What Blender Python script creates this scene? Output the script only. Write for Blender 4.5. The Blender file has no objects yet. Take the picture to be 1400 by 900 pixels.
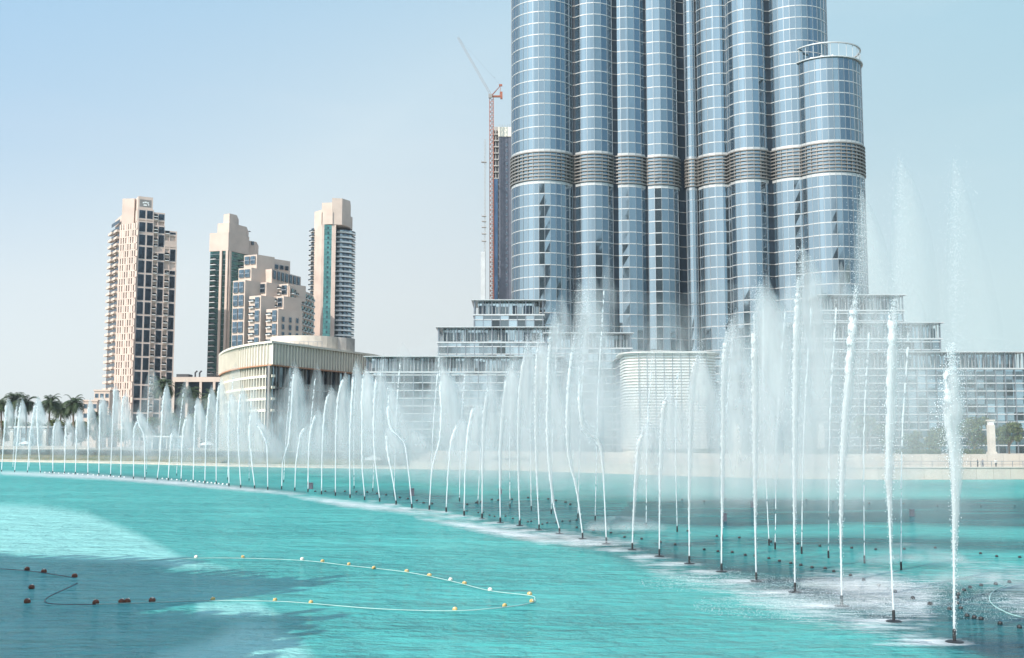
import bpy, math, random
import numpy as np
from mathutils import Vector, Matrix
from math import sin, cos, pi, radians as R, sqrt, atan2

# ------------------------------------------------------------------ camera, sky, sun, exposure
sc = bpy.context.scene
COL = sc.collection
HC = 7.0                       # eye height above the lake
PITCH = R(5.79)
F = 1500.0                     # focal length in pixels of the 1400 px wide photograph
cam = bpy.data.objects.new("camera", bpy.data.cameras.new("camera"))
COL.objects.link(cam)
cam.location = (0, 0, HC)
cam.rotation_euler = (pi / 2 + PITCH, 0, 0)
cam.data.sensor_width = 36.0
cam.data.sensor_fit = 'HORIZONTAL'
cam.data.lens = 36.0 * F / 1400.0
cam.data.clip_start = 0.5
cam.data.clip_end = 20000
sc.camera = cam

SUN_EL, SUN_AZ = R(40), atan2(-0.66, -0.75)          # azimuth from +Y towards +X
SUN = Vector((sin(SUN_AZ) * cos(SUN_EL), cos(SUN_AZ) * cos(SUN_EL), sin(SUN_EL)))
world = bpy.data.worlds.new("World")
sc.world = world
world.use_nodes = True
wn = world.node_tree
sky = wn.nodes.new('ShaderNodeTexSky')
sky.sky_type = 'NISHITA'
sky.sun_disc = False
sky.sun_elevation = SUN_EL
sky.sun_rotation = SUN_AZ
sky.altitude = 0
sky.air_density = 1.0
sky.dust_density = 2.2
sky.ozone_density = 2.0
bg = wn.nodes['Background']
bg.inputs['Strength'].default_value = 0.125
# summer haze in the sky: pale at the horizon, clearer blue above, a touch greener to the right
wtc = wn.nodes.new('ShaderNodeTexCoord'); wsx = wn.nodes.new('ShaderNodeSeparateXYZ')
wn.links.new(wtc.outputs['Generated'], wsx.inputs[0])
wr = wn.nodes.new('ShaderNodeValToRGB')
wn.links.new(wsx.outputs[2], wr.inputs[0])
we = wr.color_ramp.elements
HK = 6.3
we[0].position = 0.0; we[0].color = (0.79*HK, 0.86*HK, 0.88*HK, 1)
we[1].position = 0.62; we[1].color = (0.07*HK, 0.22*HK, 0.46*HK, 1)
for p_, c_ in ((0.13, (0.79, 0.86, 0.875)), (0.26, (0.65, 0.79, 0.865)), (0.38, (0.53, 0.72, 0.835))):
    q_ = we.new(p_); q_.color = (c_[0]*HK, c_[1]*HK, c_[2]*HK, 1)
wnz = wn.nodes.new('ShaderNodeTexNoise'); wnz.inputs['Scale'].default_value = 2.2; wnz.inputs['Detail'].default_value = 5
wmp = wn.nodes.new('ShaderNodeMapping'); wmp.inputs['Scale'].default_value = (1, 1, 4.5)
wn.links.new(wtc.outputs['Generated'], wmp.inputs[0]); wn.links.new(wmp.outputs[0], wnz.inputs['Vector'])
wc = wn.nodes.new('ShaderNodeMapRange'); wc.inputs[1].default_value = 0.5; wc.inputs[2].default_value = 0.8; wc.inputs[3].default_value = 0; wc.inputs[4].default_value = 0.55
wn.links.new(wnz.outputs['Fac'], wc.inputs[0])
wcl = wn.nodes.new('ShaderNodeMix'); wcl.data_type = 'RGBA'; wcl.inputs['B'].default_value = (0.78*HK, 0.85*HK, 0.88*HK, 1)
wn.links.new(wc.outputs[0], wcl.inputs['Factor']); wn.links.new(wr.outputs[0], wcl.inputs['A'])
wm = wn.nodes.new('ShaderNodeMix'); wm.data_type = 'RGBA'; wm.inputs['Factor'].default_value = 0.92
wn.links.new(sky.outputs[0], wm.inputs['A']); wn.links.new(wcl.outputs['Result'], wm.inputs['B'])
# brighter towards the sun, deepest blue at right angles to it
def wmath(op, a, b_, clamp=False):
    x = wn.nodes.new('ShaderNodeMath'); x.operation = op; x.use_clamp = clamp
    for i_, v_ in enumerate((a, b_)):
        if isinstance(v_, (int, float)): x.inputs[i_].default_value = v_
        else: wn.links.new(v_, x.inputs[i_])
    return x.outputs[0]
wd = wn.nodes.new('ShaderNodeVectorMath'); wd.operation = 'DOT_PRODUCT'; wd.inputs[1].default_value = SUN
wn.links.new(wtc.outputs['Generated'], wd.inputs[0])
cg = wd.outputs['Value']
gain = wmath('MULTIPLY_ADD', cg, 0.5); gain.node.inputs[2].default_value = 1.185
gain = wmath('MAXIMUM', gain, 0.93)
glow = wmath('MULTIPLY', wmath('POWER', wmath('MAXIMUM', cg, 0.0), 2.4), 1.9)
q2 = wmath('POWER', wmath('ABSOLUTE', wmath('SUBTRACT', cg, 0.14), 0), 2.0)
blue = wmath('MULTIPLY', wmath('SUBTRACT', 1.0, wmath('MULTIPLY', q2, 5.0), True), wmath('MULTIPLY', wsx.outputs[2], 4.0, True), True)
wb = wn.nodes.new('ShaderNodeMix'); wb.data_type = 'RGBA'; wb.inputs['B'].default_value = (0.13*HK, 0.36*HK, 0.64*HK, 1)
wt = wn.nodes.new('ShaderNodeMix'); wt.data_type = 'RGBA'; wt.blend_type = 'MULTIPLY'; wt.inputs['B'].default_value = (0.72, 1.0, 1.03, 1)
wtr = wn.nodes.new('ShaderNodeMapRange'); wtr.inputs[1].default_value = -0.05; wtr.inputs[2].default_value = 0.45; wtr.inputs[3].default_value = 0; wtr.inputs[4].default_value = 0.55
wn.links.new(wsx.outputs[0], wtr.inputs[0]); wn.links.new(wtr.outputs[0], wt.inputs['Factor']); wn.links.new(wm.outputs['Result'], wt.inputs['A'])
wn.links.new(wmath('MULTIPLY', blue, 0.55), wb.inputs['Factor']); wn.links.new(wt.outputs['Result'], wb.inputs['A'])
wg = wn.nodes.new('ShaderNodeVectorMath'); wg.operation = 'SCALE'
wn.links.new(wb.outputs['Result'], wg.inputs[0]); wn.links.new(gain, wg.inputs['Scale'])
wa = wn.nodes.new('ShaderNodeVectorMath'); wa.operation = 'SCALE'; wa.inputs[0].default_value = (0.74*HK, 0.78*HK, 0.77*HK)
wn.links.new(glow, wa.inputs['Scale'])
ws_ = wn.nodes.new('ShaderNodeVectorMath'); ws_.operation = 'ADD'
wn.links.new(wg.outputs[0], ws_.inputs[0]); wn.links.new(wa.outputs[0], ws_.inputs[1])
wn.links.new(ws_.outputs[0], bg.inputs[0])

sl = bpy.data.lights.new("sun", 'SUN')
sl.energy = 4.6
sl.angle = R(0.5)
sl.color = (1.0, 0.94, 0.86)
so = bpy.data.objects.new("sun", sl)
COL.objects.link(so)
so.rotation_euler = SUN.to_track_quat('Z', 'Y').to_euler()
so.location = (-100, -100, 200)

sc.view_settings.view_transform = 'Standard'
sc.view_settings.look = 'None'
sc.view_settings.gamma = 1.0
sc.view_settings.exposure = 0.35
sc.cycles.use_denoising = True
sc.cycles.max_bounces = 6
sc.cycles.diffuse_bounces = 2
sc.cycles.glossy_bounces = 3
sc.cycles.transmission_bounces = 2
sc.cycles.transparent_max_bounces = 80
sc.cycles.caustics_reflective = False
sc.cycles.caustics_refractive = False

random.seed(7)
rnd = random.random
def ru(a, b): return a + (b - a) * rnd()

# ------------------------------------------------------------------ pixel of the photo + real distance -> point
cP, sP = cos(PITCH), sin(PITCH)
def ray(px, py):
    u, v = (px - 700) / F, (450 - py) / F
    return Vector((u, cP - v * sP, sP + v * cP))
def W(px, py, Y):
    d = ray(px, py); s = Y / d.y
    return Vector((d.x * s, Y, HC + d.z * s))
def G(px, py, z=0.0):
    d = ray(px, py); s = (z - HC) / d.z
    return Vector((d.x * s, d.y * s, z))
def zof(py, Y): return W(700, py, Y).z
def xof(px, Y, z): return (px - 700) / F * (Y * cP + (z - HC) * sP)

# ------------------------------------------------------------------ mesh builder
class MB:
    def __init__(s): s.v = []; s.f = []; s.m = []
    def add(s, vs, fs, mi=0):
        o = len(s.v); s.v.extend([tuple(p) for p in vs])
        s.f.extend([tuple(i + o for i in f) for f in fs]); s.m.extend([mi] * len(fs))
    def quad(s, a, b, c, d, mi=0): s.add((a, b, c, d), ((0, 1, 2, 3),), mi)
    def box(s, x0, x1, y0, y1, z0, z1, mi=0):
        s.add([(x0,y0,z0),(x1,y0,z0),(x1,y1,z0),(x0,y1,z0),(x0,y0,z1),(x1,y0,z1),(x1,y1,z1),(x0,y1,z1)],
              [(3,2,1,0),(4,5,6,7),(0,1,5,4),(1,2,6,5),(2,3,7,6),(3,0,4,7)], mi)
    def ob(s, P, t, s0, s1, d0, d1, z0, z1, mi=0):
        """box in the frame of a facade: P origin, t direction along it, d out of it (right-hand side of t)"""
        n = (t[1], -t[0])
        c = [(P[0] + t[0]*a + n[0]*d, P[1] + t[1]*a + n[1]*d) for a, d in ((s0,d1),(s1,d1),(s1,d0),(s0,d0))]
        vs = [(x, y, z0) for x, y in c] + [(x, y, z1) for x, y in c]
        s.add(vs, [(3,2,1,0),(4,5,6,7),(0,1,5,4),(1,2,6,5),(2,3,7,6),(3,0,4,7)], mi)
    def prism(s, poly, z0, z1, mi=0, cap=True):
        n = len(poly)
        vs = [(p[0], p[1], z0) for p in poly] + [(p[0], p[1], z1) for p in poly]
        fs = [(i, (i+1) % n, n + (i+1) % n, n + i) for i in range(n)]
        if cap: fs += [tuple(range(n-1, -1, -1)), tuple(range(n, 2*n))]
        s.add(vs, fs, mi)
    def ring(s, cx, cy, r0, r1, z0, z1, a0=0, a1=2*pi, n=32, mi=0):
        full = abs(a1 - a0 - 2*pi) < 1e-6
        k = n if full else n + 1
        vs = []
        for i in range(k):
            a = a0 + (a1 - a0) * i / n
            for r, z in ((r1, z0), (r1, z1), (r0, z1), (r0, z0)):
                vs.append((cx + r*cos(a), cy + r*sin(a), z))
        fs = []
        for i in range(n):
            j = (i + 1) % k
            for q in range(4):
                fs.append((i*4+q, j*4+q, j*4+(q+1) % 4, i*4+(q+1) % 4))
        if not full: fs += [(0,1,2,3), (n*4+3, n*4+2, n*4+1, n*4)]
        s.add(vs, fs, mi)
    def tube(s, path, rad, n=6, mi=0, cap=True):
        vs = []; path = [Vector(p) for p in path]; L = len(path)
        for i, p in enumerate(path):
            t = (path[min(i+1, L-1)] - path[max(i-1, 0)]).normalized()
            a = t.orthogonal() if i == 0 else (a - t * a.dot(t))
            a.normalize(); b = t.cross(a)
            r = rad[i] if hasattr(rad, '__len__') else rad
            for k in range(n):
                q = 2*pi*k/n
                vs.append(p + (a*cos(q) + b*sin(q)) * r)
        fs = [(i*n+k, i*n+(k+1) % n, (i+1)*n+(k+1) % n, (i+1)*n+k) for i in range(L-1) for k in range(n)]
        if cap: fs += [tuple(range(n-1, -1, -1)), tuple(range((L-1)*n, L*n))]
        s.add(vs, fs, mi)
    def lathe(s, c, prof, n=16, mi=0):
        vs = [(c[0]+r*cos(2*pi*k/n), c[1]+r*sin(2*pi*k/n), c[2]+z) for r, z in prof for k in range(n)]
        L = len(prof)
        fs = [(i*n+k, i*n+(k+1) % n, (i+1)*n+(k+1) % n, (i+1)*n+k) for i in range(L-1) for k in range(n)]
        fs += [tuple(range(n-1, -1, -1)), tuple(range((L-1)*n, L*n))]
        s.add(vs, fs, mi)
    def mesh(s, name, mats, smooth=False):
        me = bpy.data.meshes.new(name)
        me.from_pydata(s.v, [], s.f)
        if not isinstance(mats, (list, tuple)): mats = [mats]
        for m in mats: me.materials.append(m)
        if len(mats) > 1: me.polygons.foreach_set('material_index', s.m)
        if smooth: me.polygons.foreach_set('use_smooth', [True] * len(me.polygons))
        me.update()
        return me
    def build(s, name, mats, parent=None, smooth=False, local=None):
        """links the mesh as one object; with a parent the vertices are kept in world space by shifting to the parent's origin"""
        if parent is not None:
            ox, oy, oz = parent.location
            if parent.parent: 
                q = parent.parent.location; ox += q[0]; oy += q[1]; oz += q[2]
            s.v = [(p[0]-ox, p[1]-oy, p[2]-oz) for p in s.v]
        elif local is not None:
            s.v = [(p[0]-local[0], p[1]-local[1], p[2]-local[2]) for p in s.v]
        o = bpy.data.objects.new(name, s.mesh(name, mats, smooth))
        COL.objects.link(o)
        if parent is not None: o.parent = parent
        elif local is not None: o.location = local
        return o

def tag(o, label=None, cat=None, group=None, kind=None):
    if label: o['label'] = label
    if cat: o['category'] = cat
    if group: o['group'] = group
    if kind: o['kind'] = kind
    return o
def empty(name, loc, label, cat, group=None, rz=0):
    o = bpy.data.objects.new(name, None)
    COL.objects.link(o); o.location = loc; o.rotation_euler = (0, 0, rz)
    o.empty_display_size = 0.5
    return tag(o, label, cat, group)
def put(name, me, parent, loc, rz=0, scale=None):
    """a part that shares mesh data; loc in world coordinates"""
    o = bpy.data.objects.new(name, me); COL.objects.link(o)
    if parent is not None:
        o.parent = parent
        o.location = Vector(loc) - parent.location
    else: o.location = loc
    o.rotation_euler = (0, 0, rz)
    if scale: o.scale = scale
    return o
ORD = "first second third fourth fifth sixth seventh eighth ninth tenth eleventh twelfth thirteenth fourteenth fifteenth sixteenth seventeenth eighteenth nineteenth twentieth".split()
def ordinal(i):
    if i < 20: return ORD[i]
    tens = ["twenty", "thirty", "forty", "fifty", "sixty"][(i + 1) // 10 - 2]
    if (i + 1) % 10 == 0: return tens[:-1] + "ieth"
    return tens + "-" + ORD[(i + 1) % 10 - 1]

# ------------------------------------------------------------------ materials
def newmat(name):
    m = bpy.data.materials.new(name); m.use_nodes = True
    return m, m.node_tree, m.node_tree.nodes, m.node_tree.links
def node(nt, kind, **kw):
    n = nt.nodes.new(kind)
    for k, v in kw.items():
        if k in n.inputs.keys() if hasattr(n.inputs, 'keys') else False: n.inputs[k].default_value = v
        else: setattr(n, k, v)
    return n
def mat(name, col, rough=0.6, metal=0.0, var=0.12, scale=0.6, stretch=(1, 1, 1), spec=0.4, bump=0.0):
    m, nt, N, L = newmat(name)
    b = N['Principled BSDF']
    b.inputs['Roughness'].default_value = rough
    b.inputs['Metallic'].default_value = metal
    b.inputs['Specular IOR Level'].default_value = spec
    tc = N.new('ShaderNodeTexCoord'); mp = N.new('ShaderNodeMapping')
    mp.inputs['Scale'].default_value = stretch
    L.new(tc.outputs['Object'], mp.inputs[0])
    nz = N.new('ShaderNodeTexNoise'); nz.inputs['Scale'].default_value = scale; nz.inputs['Detail'].default_value = 4
    L.new(mp.outputs[0], nz.inputs['Vector'])
    mx = N.new('ShaderNodeMix'); mx.data_type = 'RGBA'
    mx.inputs['A'].default_value = [c * (1 - var) for c in col] + [1]
    mx.inputs['B'].default_value = [min(1, c * (1 + var)) for c in col] + [1]
    mr = N.new('ShaderNodeMapRange'); mr.inputs[1].default_value = 0.3; mr.inputs[2].default_value = 0.7
    L.new(nz.outputs['Fac'], mr.inputs[0]); L.new(mr.outputs[0], mx.inputs['Factor'])
    L.new(mx.outputs['Result'], b.inputs['Base Color'])
    if bump:
        bp = N.new('ShaderNodeBump'); bp.inputs['Strength'].default_value = bump
        L.new(nz.outputs['Fac'], bp.inputs['Height']); L.new(bp.outputs[0], b.inputs['Normal'])
    return m
def glass(name, col, rough=0.05, metal=0.9, var=0.18, cell=(1.5, 1.5, 3.45)):
    """reflective glazing, each pane a slightly different tone"""
    m, nt, N, L = newmat(name)
    b = N['Principled BSDF']
    b.inputs['Roughness'].default_value = rough
    b.inputs['Metallic'].default_value = metal
    tc = N.new('ShaderNodeTexCoord'); mp = N.new('ShaderNodeVectorMath'); mp.operation = 'DIVIDE'
    mp.inputs[1].default_value = cell
    fl = N.new('ShaderNodeVectorMath'); fl.operation = 'FLOOR'
    wnz = N.new('ShaderNodeTexWhiteNoise'); wnz.noise_dimensions = '3D'
    L.new(tc.outputs['Object'], mp.inputs[0]); L.new(mp.outputs[0], fl.inputs[0]); L.new(fl.outputs[0], wnz.inputs['Vector'])
    mx = N.new('ShaderNodeMix'); mx.data_type = 'RGBA'
    mx.inputs['A'].default_value = [c * (1 - var) for c in col] + [1]
    mx.inputs['B'].default_value = [min(1, c * (1 + var)) for c in col] + [1]
    L.new(wnz.outputs['Value'], mx.inputs['Factor']); L.new(mx.outputs['Result'], b.inputs['Base Color'])
    nz = N.new('ShaderNodeTexNoise'); nz.inputs['Scale'].default_value = 0.35; nz.inputs['Detail'].default_value = 1
    L.new(tc.outputs['Object'], nz.inputs['Vector'])
    bp = N.new('ShaderNodeBump'); bp.inputs['Strength'].default_value = 0.03; bp.inputs['Distance'].default_value = 0.3
    L.new(nz.outputs['Fac'], bp.inputs['Height']); L.new(bp.outputs[0], b.inputs['Normal'])
    return m

M = {}
M['glass_blue'] = glass('tower_glass', (0.18, 0.235, 0.275), var=0.18, cell=(1.5, 1.5, 400))
M['glass_dark'] = glass('dark_glass', (0.035, 0.05, 0.065), rough=0.08)
M['glass_pod'] = glass('podium_glass', (0.20, 0.25, 0.28), rough=0.08, cell=(2.3, 2.3, 1.95), var=0.9)
M['glass_teal'] = glass('teal_glass', (0.085, 0.215, 0.21), rough=0.12, cell=(1.6, 1.6, 3.1), var=0.25)
M['glass_win'] = glass('window_glass', (0.085, 0.13, 0.17), rough=0.1, cell=(2, 2, 2), var=0.4)
M['alu'] = mat('aluminium', (0.74, 0.71, 0.66), 0.38, 0.25, 0.06, 0.2)
M['fin'] = mat('fin_steel', (0.30, 0.32, 0.34), 0.35, 0.6, 0.1)
M['recess'] = mat('recess_glass', (0.010, 0.017, 0.026), 0.3, 0, 0.3, spec=0.25)
M['band'] = mat('floor_band', (0.46, 0.45, 0.44), 0.4, 0.3, 0.06, 0.2)
M['slat'] = mat('slat_metal', (0.46, 0.47, 0.47), 0.45, 0.2, 0.1, 0.3)
M['mull'] = mat('mullion_steel', (0.20, 0.22, 0.25), 0.4, 0.5, 0.1)
M['louvre'] = mat('louvre_metal', (0.235, 0.215, 0.20), 0.45, 0.35, 0.12, 0.2)
M['louvre_dark'] = mat('louvre_void', (0.05, 0.045, 0.045), 0.7, 0, 0.2)
M['white'] = mat('white_paint', (0.72, 0.72, 0.70), 0.5, 0, 0.06)
M['cream'] = mat('cream_render', (0.51, 0.41, 0.345), 0.8, 0, 0.10, 0.15)
M['pink'] = mat('rose_render', (0.51, 0.40, 0.34), 0.8, 0, 0.10, 0.15)
M['ivory'] = mat('ivory_panel', (0.68, 0.62, 0.52), 0.6, 0, 0.08, 0.3)
M['stone'] = mat('limestone', (0.50, 0.45, 0.39), 0.8, 0, 0.12, 0.5)
M['rust'] = mat('terracotta_edge', (0.42, 0.20, 0.11), 0.6)
M['conc'] = mat('concrete', (0.34, 0.32, 0.30), 0.85, 0, 0.15)
M['slate'] = mat('slate_panel', (0.085, 0.09, 0.115), 0.6, 0, 0.15)
M['black'] = mat('black_rubber', (0.02, 0.022, 0.024), 0.5)
M['darkroof'] = mat('dark_roof', (0.05, 0.05, 0.055), 0.7)
M['orange'] = mat('crane_paint', (0.27, 0.075, 0.035), 0.6)
M['palejib'] = mat('pale_jib_paint', (0.24, 0.19, 0.17), 0.5)
M['blueglass2'] = glass('site_glass', (0.05, 0.09, 0.15), rough=0.12)
M['bark'] = mat('bark', (0.16, 0.11, 0.075), 0.9, 0, 0.3, 3)
M['buoy'] = mat('buoy_orange', (0.52, 0.36, 0.13), 0.5, 0, 0.2, 5)
M['buoyw'] = mat('buoy_cap', (0.75, 0.70, 0.60), 0.5)
M['buoyd'] = mat('buoy_shaded_rust', (0.16, 0.05, 0.025), 0.5, 0, 0.3, 5)  # rusty buoy colour with the lake's shade painted in
M['rope'] = mat('rope_fibre', (0.34, 0.55, 0.52), 0.8)
M['skin'] = mat('skin', (0.36, 0.2, 0.13), 0.6)

def leafmat(name, c1, c2):
    m, nt, N, L = newmat(name)
    b = N['Principled BSDF']; b.inputs['Roughness'].default_value = 0.55
    b.inputs['Specular IOR Level'].default_value = 0.3
    g = N.new('ShaderNodeNewGeometry'); mx = N.new('ShaderNodeMix'); mx.data_type = 'RGBA'
    mx.inputs['A'].default_value = c1 + (1,); mx.inputs['B'].default_value = c2 + (1,)
    L.new(g.outputs['Random Per Island'], mx.inputs['Factor']); L.new(mx.outputs['Result'], b.inputs['Base Color'])
    tr = N.new('ShaderNodeBsdfTranslucent'); L.new(mx.outputs['Result'], tr.inputs[0])
    ms = N.new('ShaderNodeMixShader'); ms.inputs[0].default_value = 0.3
    L.new(b.outputs[0], ms.inputs[1]); L.new(tr.outputs[0], ms.inputs[2]); L.new(ms.outputs[0], N['Material Output'].inputs[0])
    return m
M['leaf'] = leafmat('broad_leaf', (0.05, 0.085, 0.025), (0.13, 0.15, 0.05))
M['frond'] = leafmat('palm_frond', (0.035, 0.06, 0.03), (0.08, 0.11, 0.05))

def water_white(name, broken, col=(0.9, 0.93, 0.94)):
    """aerated white water: lit from every side; 'dens' on the mesh says how solid it is"""
    m, nt, N, L = newmat(name)
    N.remove(N['Principled BSDF'])
    di = N.new('ShaderNodeBsdfDiffuse'); tr = N.new('ShaderNodeBsdfTranslucent'); mi = N.new('ShaderNodeMixShader')
    di.inputs[0].default_value = col + (1,); tr.inputs[0].default_value = col + (1,)
    mi.inputs[0].default_value = 0.45
    L.new(di.outputs[0], mi.inputs[1]); L.new(tr.outputs[0], mi.inputs[2])
    tp = N.new('ShaderNodeBsdfTransparent'); ms = N.new('ShaderNodeMixShader')
    at = N.new('ShaderNodeAttribute'); at.attribute_name = 'dens'
    tc = N.new('ShaderNodeTexCoord'); oi = N.new('ShaderNodeObjectInfo')
    ad = N.new('ShaderNodeVectorMath'); ad.operation = 'MULTIPLY_ADD'
    cmb = N.new('ShaderNodeMath'); cmb.operation = 'MULTIPLY'; cmb.inputs[1].default_value = 731.0
    L.new(oi.outputs['Random'], cmb.inputs[0])
    L.new(tc.outputs['Object'], ad.inputs[0]); L.new(cmb.outputs[0], ad.inputs[2])
    nz = N.new('ShaderNodeTexNoise')
    L.new(ad.outputs[0], nz.inputs['Vector'])
    mr = N.new('ShaderNodeMapRange')
    L.new(nz.outputs['Fac'], mr.inputs[0])
    mul = N.new('ShaderNodeMath'); mul.operation = 'MULTIPLY'; mul.use_clamp = True
    if broken:      # the stream: solid below, torn into clots above
        ad.inputs[1].default_value = (4.0, 4.0, 2.4)
        nz.inputs['Scale'].default_value = 1.0; nz.inputs['Detail'].default_value = 3
        sub = N.new('ShaderNodeMath'); sub.operation = 'SUBTRACT'
        L.new(at.outputs['Fac'], sub.inputs[0])
        mr.inputs[1].default_value = 0.3; mr.inputs[2].default_value = 0.7; mr.inputs[3].default_value = 0; mr.inputs[4].default_value = 1.0
        L.new(mr.outputs[0], sub.inputs[1])
        lw = N.new('ShaderNodeLayerWeight'); lw.inputs[0].default_value = 0.5
        er = N.new('ShaderNodeMapRange'); er.interpolation_type = 'SMOOTHSTEP'
        er.inputs[1].default_value = 0.95; er.inputs[2].default_value = 0.35; er.inputs[3].default_value = 0.0; er.inputs[4].default_value = 4.0
        L.new(lw.outputs['Facing'], er.inputs[0]); L.new(er.outputs[0], mul.inputs[1])
        L.new(sub.outputs[0], mul.inputs[0])
    else:
        ad.inputs[1].default_value = (1.0, 1.0, 0.13)
        nz.inputs['Scale'].default_value = 0.75; nz.inputs['Detail'].default_value = 4; nz.inputs['Roughness'].default_value = 0.5
        mr.inputs[1].default_value = 0.3; mr.inputs[2].default_value = 0.72; mr.inputs[3].default_value = 0.35; mr.inputs[4].default_value = 1.25
        lw = N.new('ShaderNodeLayerWeight'); lw.inputs[0].default_value = 0.5
        inv = N.new('ShaderNodeMath'); inv.operation = 'SUBTRACT'; inv.inputs[0].default_value = 1.0
        L.new(lw.outputs['Facing'], inv.inputs[1])
        pw = N.new('ShaderNodeMath'); pw.operation = 'POWER'; pw.inputs[1].default_value = 1.6
        L.new(inv.outputs[0], pw.inputs[0])
        m2 = N.new('ShaderNodeMath'); m2.operation = 'MULTIPLY'
        L.new(pw.outputs[0], m2.inputs[0]); L.new(at.outputs['Fac'], m2.inputs[1])
        L.new(m2.outputs[0], mul.inputs[0]); L.new(mr.outputs[0], mul.inputs[1])
    L.new(mul.outputs[0], ms.inputs[0])
    L.new(tp.outputs[0], ms.inputs[1]); L.new(mi.outputs[0], ms.inputs[2])
    L.new(ms.outputs[0], N['Material Output'].inputs[0])
    return m
M['stream'] = water_white('white_water', True)
M['mist'] = water_white('water_mist', False, (0.66, 0.685, 0.69))
M['drop'] = None
m, nt, N, L = newmat('droplet_white'); N.remove(N['Principled BSDF'])
di = N.new('ShaderNodeBsdfDiffuse'); tr = N.new('ShaderNodeBsdfTranslucent'); mi = N.new('ShaderNodeMixShader')
di.inputs[0].default_value = (0.92, 0.95, 0.96, 1); tr.inputs[0].default_value = (0.92, 0.95, 0.96, 1); mi.inputs[0].default_value = 0.5
L.new(di.outputs[0], mi.inputs[1]); L.new(tr.outputs[0], mi.inputs[2]); L.new(mi.outputs[0], N['Material Output'].inputs[0])
M['drop'] = m

# lake water: turquoise pool floor seen through rippled water; mesh gives 'deep', 'foam' and 'light', sunlit patches painted in
m, nt, N, L = newmat('lake_water')
b = N['Principled BSDF']
tc = N.new('ShaderNodeTexCoord')
def attr(n):
    a = N.new('ShaderNodeAttribute'); a.attribute_name = n; return a.outputs['Fac']
def mixc(fac, a, bcol):
    x = N.new('ShaderNodeMix'); x.data_type = 'RGBA'
    for s, v in (('A', a), ('B', bcol)):
        if isinstance(v, tuple): x.inputs[s].default_value = v + (1,)
        else: L.new(v, x.inputs[s])
    if isinstance(fac, float): x.inputs['Factor'].default_value = fac
    else: L.new(fac, x.inputs['Factor'])
    return x.outputs['Result']
def noise(scale, stretch, detail=4, rough=0.55):
    mp = N.new('ShaderNodeMapping'); mp.inputs['Scale'].default_value = stretch
    L.new(tc.outputs['Object'], mp.inputs[0])
    z = N.new('ShaderNodeTexNoise'); z.inputs['Scale'].default_value = scale; z.inputs['Detail'].default_value = detail
    z.inputs['Roughness'].default_value = rough
    L.new(mp.outputs[0], z.inputs['Vector']); return z.outputs['Fac']
def rng(x, a, bb, c=0.0, d=1.0):
    r = N.new('ShaderNodeMapRange'); r.inputs[1].default_value = a; r.inputs[2].default_value = bb
    r.inputs[3].default_value = c; r.inputs[4].default_value = d; L.new(x, r.inputs[0]); return r.outputs[0]
def mth(op, a, bb):
    x = N.new('ShaderNodeMath'); x.operation = op; x.use_clamp = True
    for i, v in enumerate((a, bb)):
        if isinstance(v, (int, float)): x.inputs[i].default_value = v
        else: L.new(v, x.inputs[i])
    return x.outputs[0]
big = noise(0.05, (1, 1, 1), 3)
ripple_tone = noise(1.5, (0.5, 1.4, 1), 5, 0.65)
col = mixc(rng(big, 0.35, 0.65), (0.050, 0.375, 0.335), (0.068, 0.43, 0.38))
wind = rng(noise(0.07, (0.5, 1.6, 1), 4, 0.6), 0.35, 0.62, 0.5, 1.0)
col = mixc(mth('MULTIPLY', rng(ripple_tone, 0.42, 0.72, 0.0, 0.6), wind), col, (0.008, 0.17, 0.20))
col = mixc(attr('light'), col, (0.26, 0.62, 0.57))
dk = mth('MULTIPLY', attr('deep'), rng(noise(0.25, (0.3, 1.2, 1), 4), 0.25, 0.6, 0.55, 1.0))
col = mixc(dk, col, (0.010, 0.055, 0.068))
fn = noise(1.3, (0.45, 1.5, 1), 8, 0.72)
fsum = N.new('ShaderNodeMath'); fsum.operation = 'ADD'; L.new(attr('foam'), fsum.inputs[0]); L.new(rng(fn, 0.28, 0.72), fsum.inputs[1])
fo = mth('MULTIPLY', rng(fsum.outputs[0], 0.72, 1.5, 0.0, 0.9), rng(attr('foam'), 0.0, 0.25))
col = mixc(fo, col, (0.80, 0.82, 0.82))
N.remove(b); b = N.new('ShaderNodeBsdfDiffuse'); L.new(col, b.inputs['Color'])
w1 = noise(1.1, (0.6, 1.25, 1), 5, 0.6); w2 = noise(4.0, (0.7, 1.2, 1), 3)
w3 = noise(0.33, (0.6, 1.2, 1), 2)
ws0 = N.new('ShaderNodeMath'); ws0.operation = 'MULTIPLY_ADD'; L.new(w2, ws0.inputs[0]); ws0.inputs[1].default_value = 0.25; L.new(w1, ws0.inputs[2])
ws1 = N.new('ShaderNodeMath'); ws1.operation = 'MULTIPLY'; L.new(ws0.outputs[0], ws1.inputs[0]); L.new(wind, ws1.inputs[1])
ws = N.new('ShaderNodeMath'); ws.operation = 'MULTIPLY_ADD'; L.new(w3, ws.inputs[0]); ws.inputs[1].default_value = 1.2; L.new(ws1.outputs[0], ws.inputs[2])
bp = N.new('ShaderNodeBump'); bp.inputs['Strength'].default_value = 1.0; bp.inputs['Distance'].default_value = 0.6
L.new(ws.outputs[0], bp.inputs['Height'])
bp2 = N.new('ShaderNodeBump'); bp2.inputs['Strength'].default_value = 1.0; bp2.inputs['Distance'].default_value = 1.1
L.new(ws.outputs[0], bp2.inputs['Height']); L.new(bp2.outputs[0], b.inputs['Normal'])
gl = N.new('ShaderNodeBsdfGlossy'); gl.inputs['Roughness'].default_value = 0.1; L.new(bp.outputs[0], gl.inputs['Normal'])
fr = N.new('ShaderNodeFresnel'); fr.inputs['IOR'].default_value = 1.33; L.new(bp.outputs[0], fr.inputs['Normal'])
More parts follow.
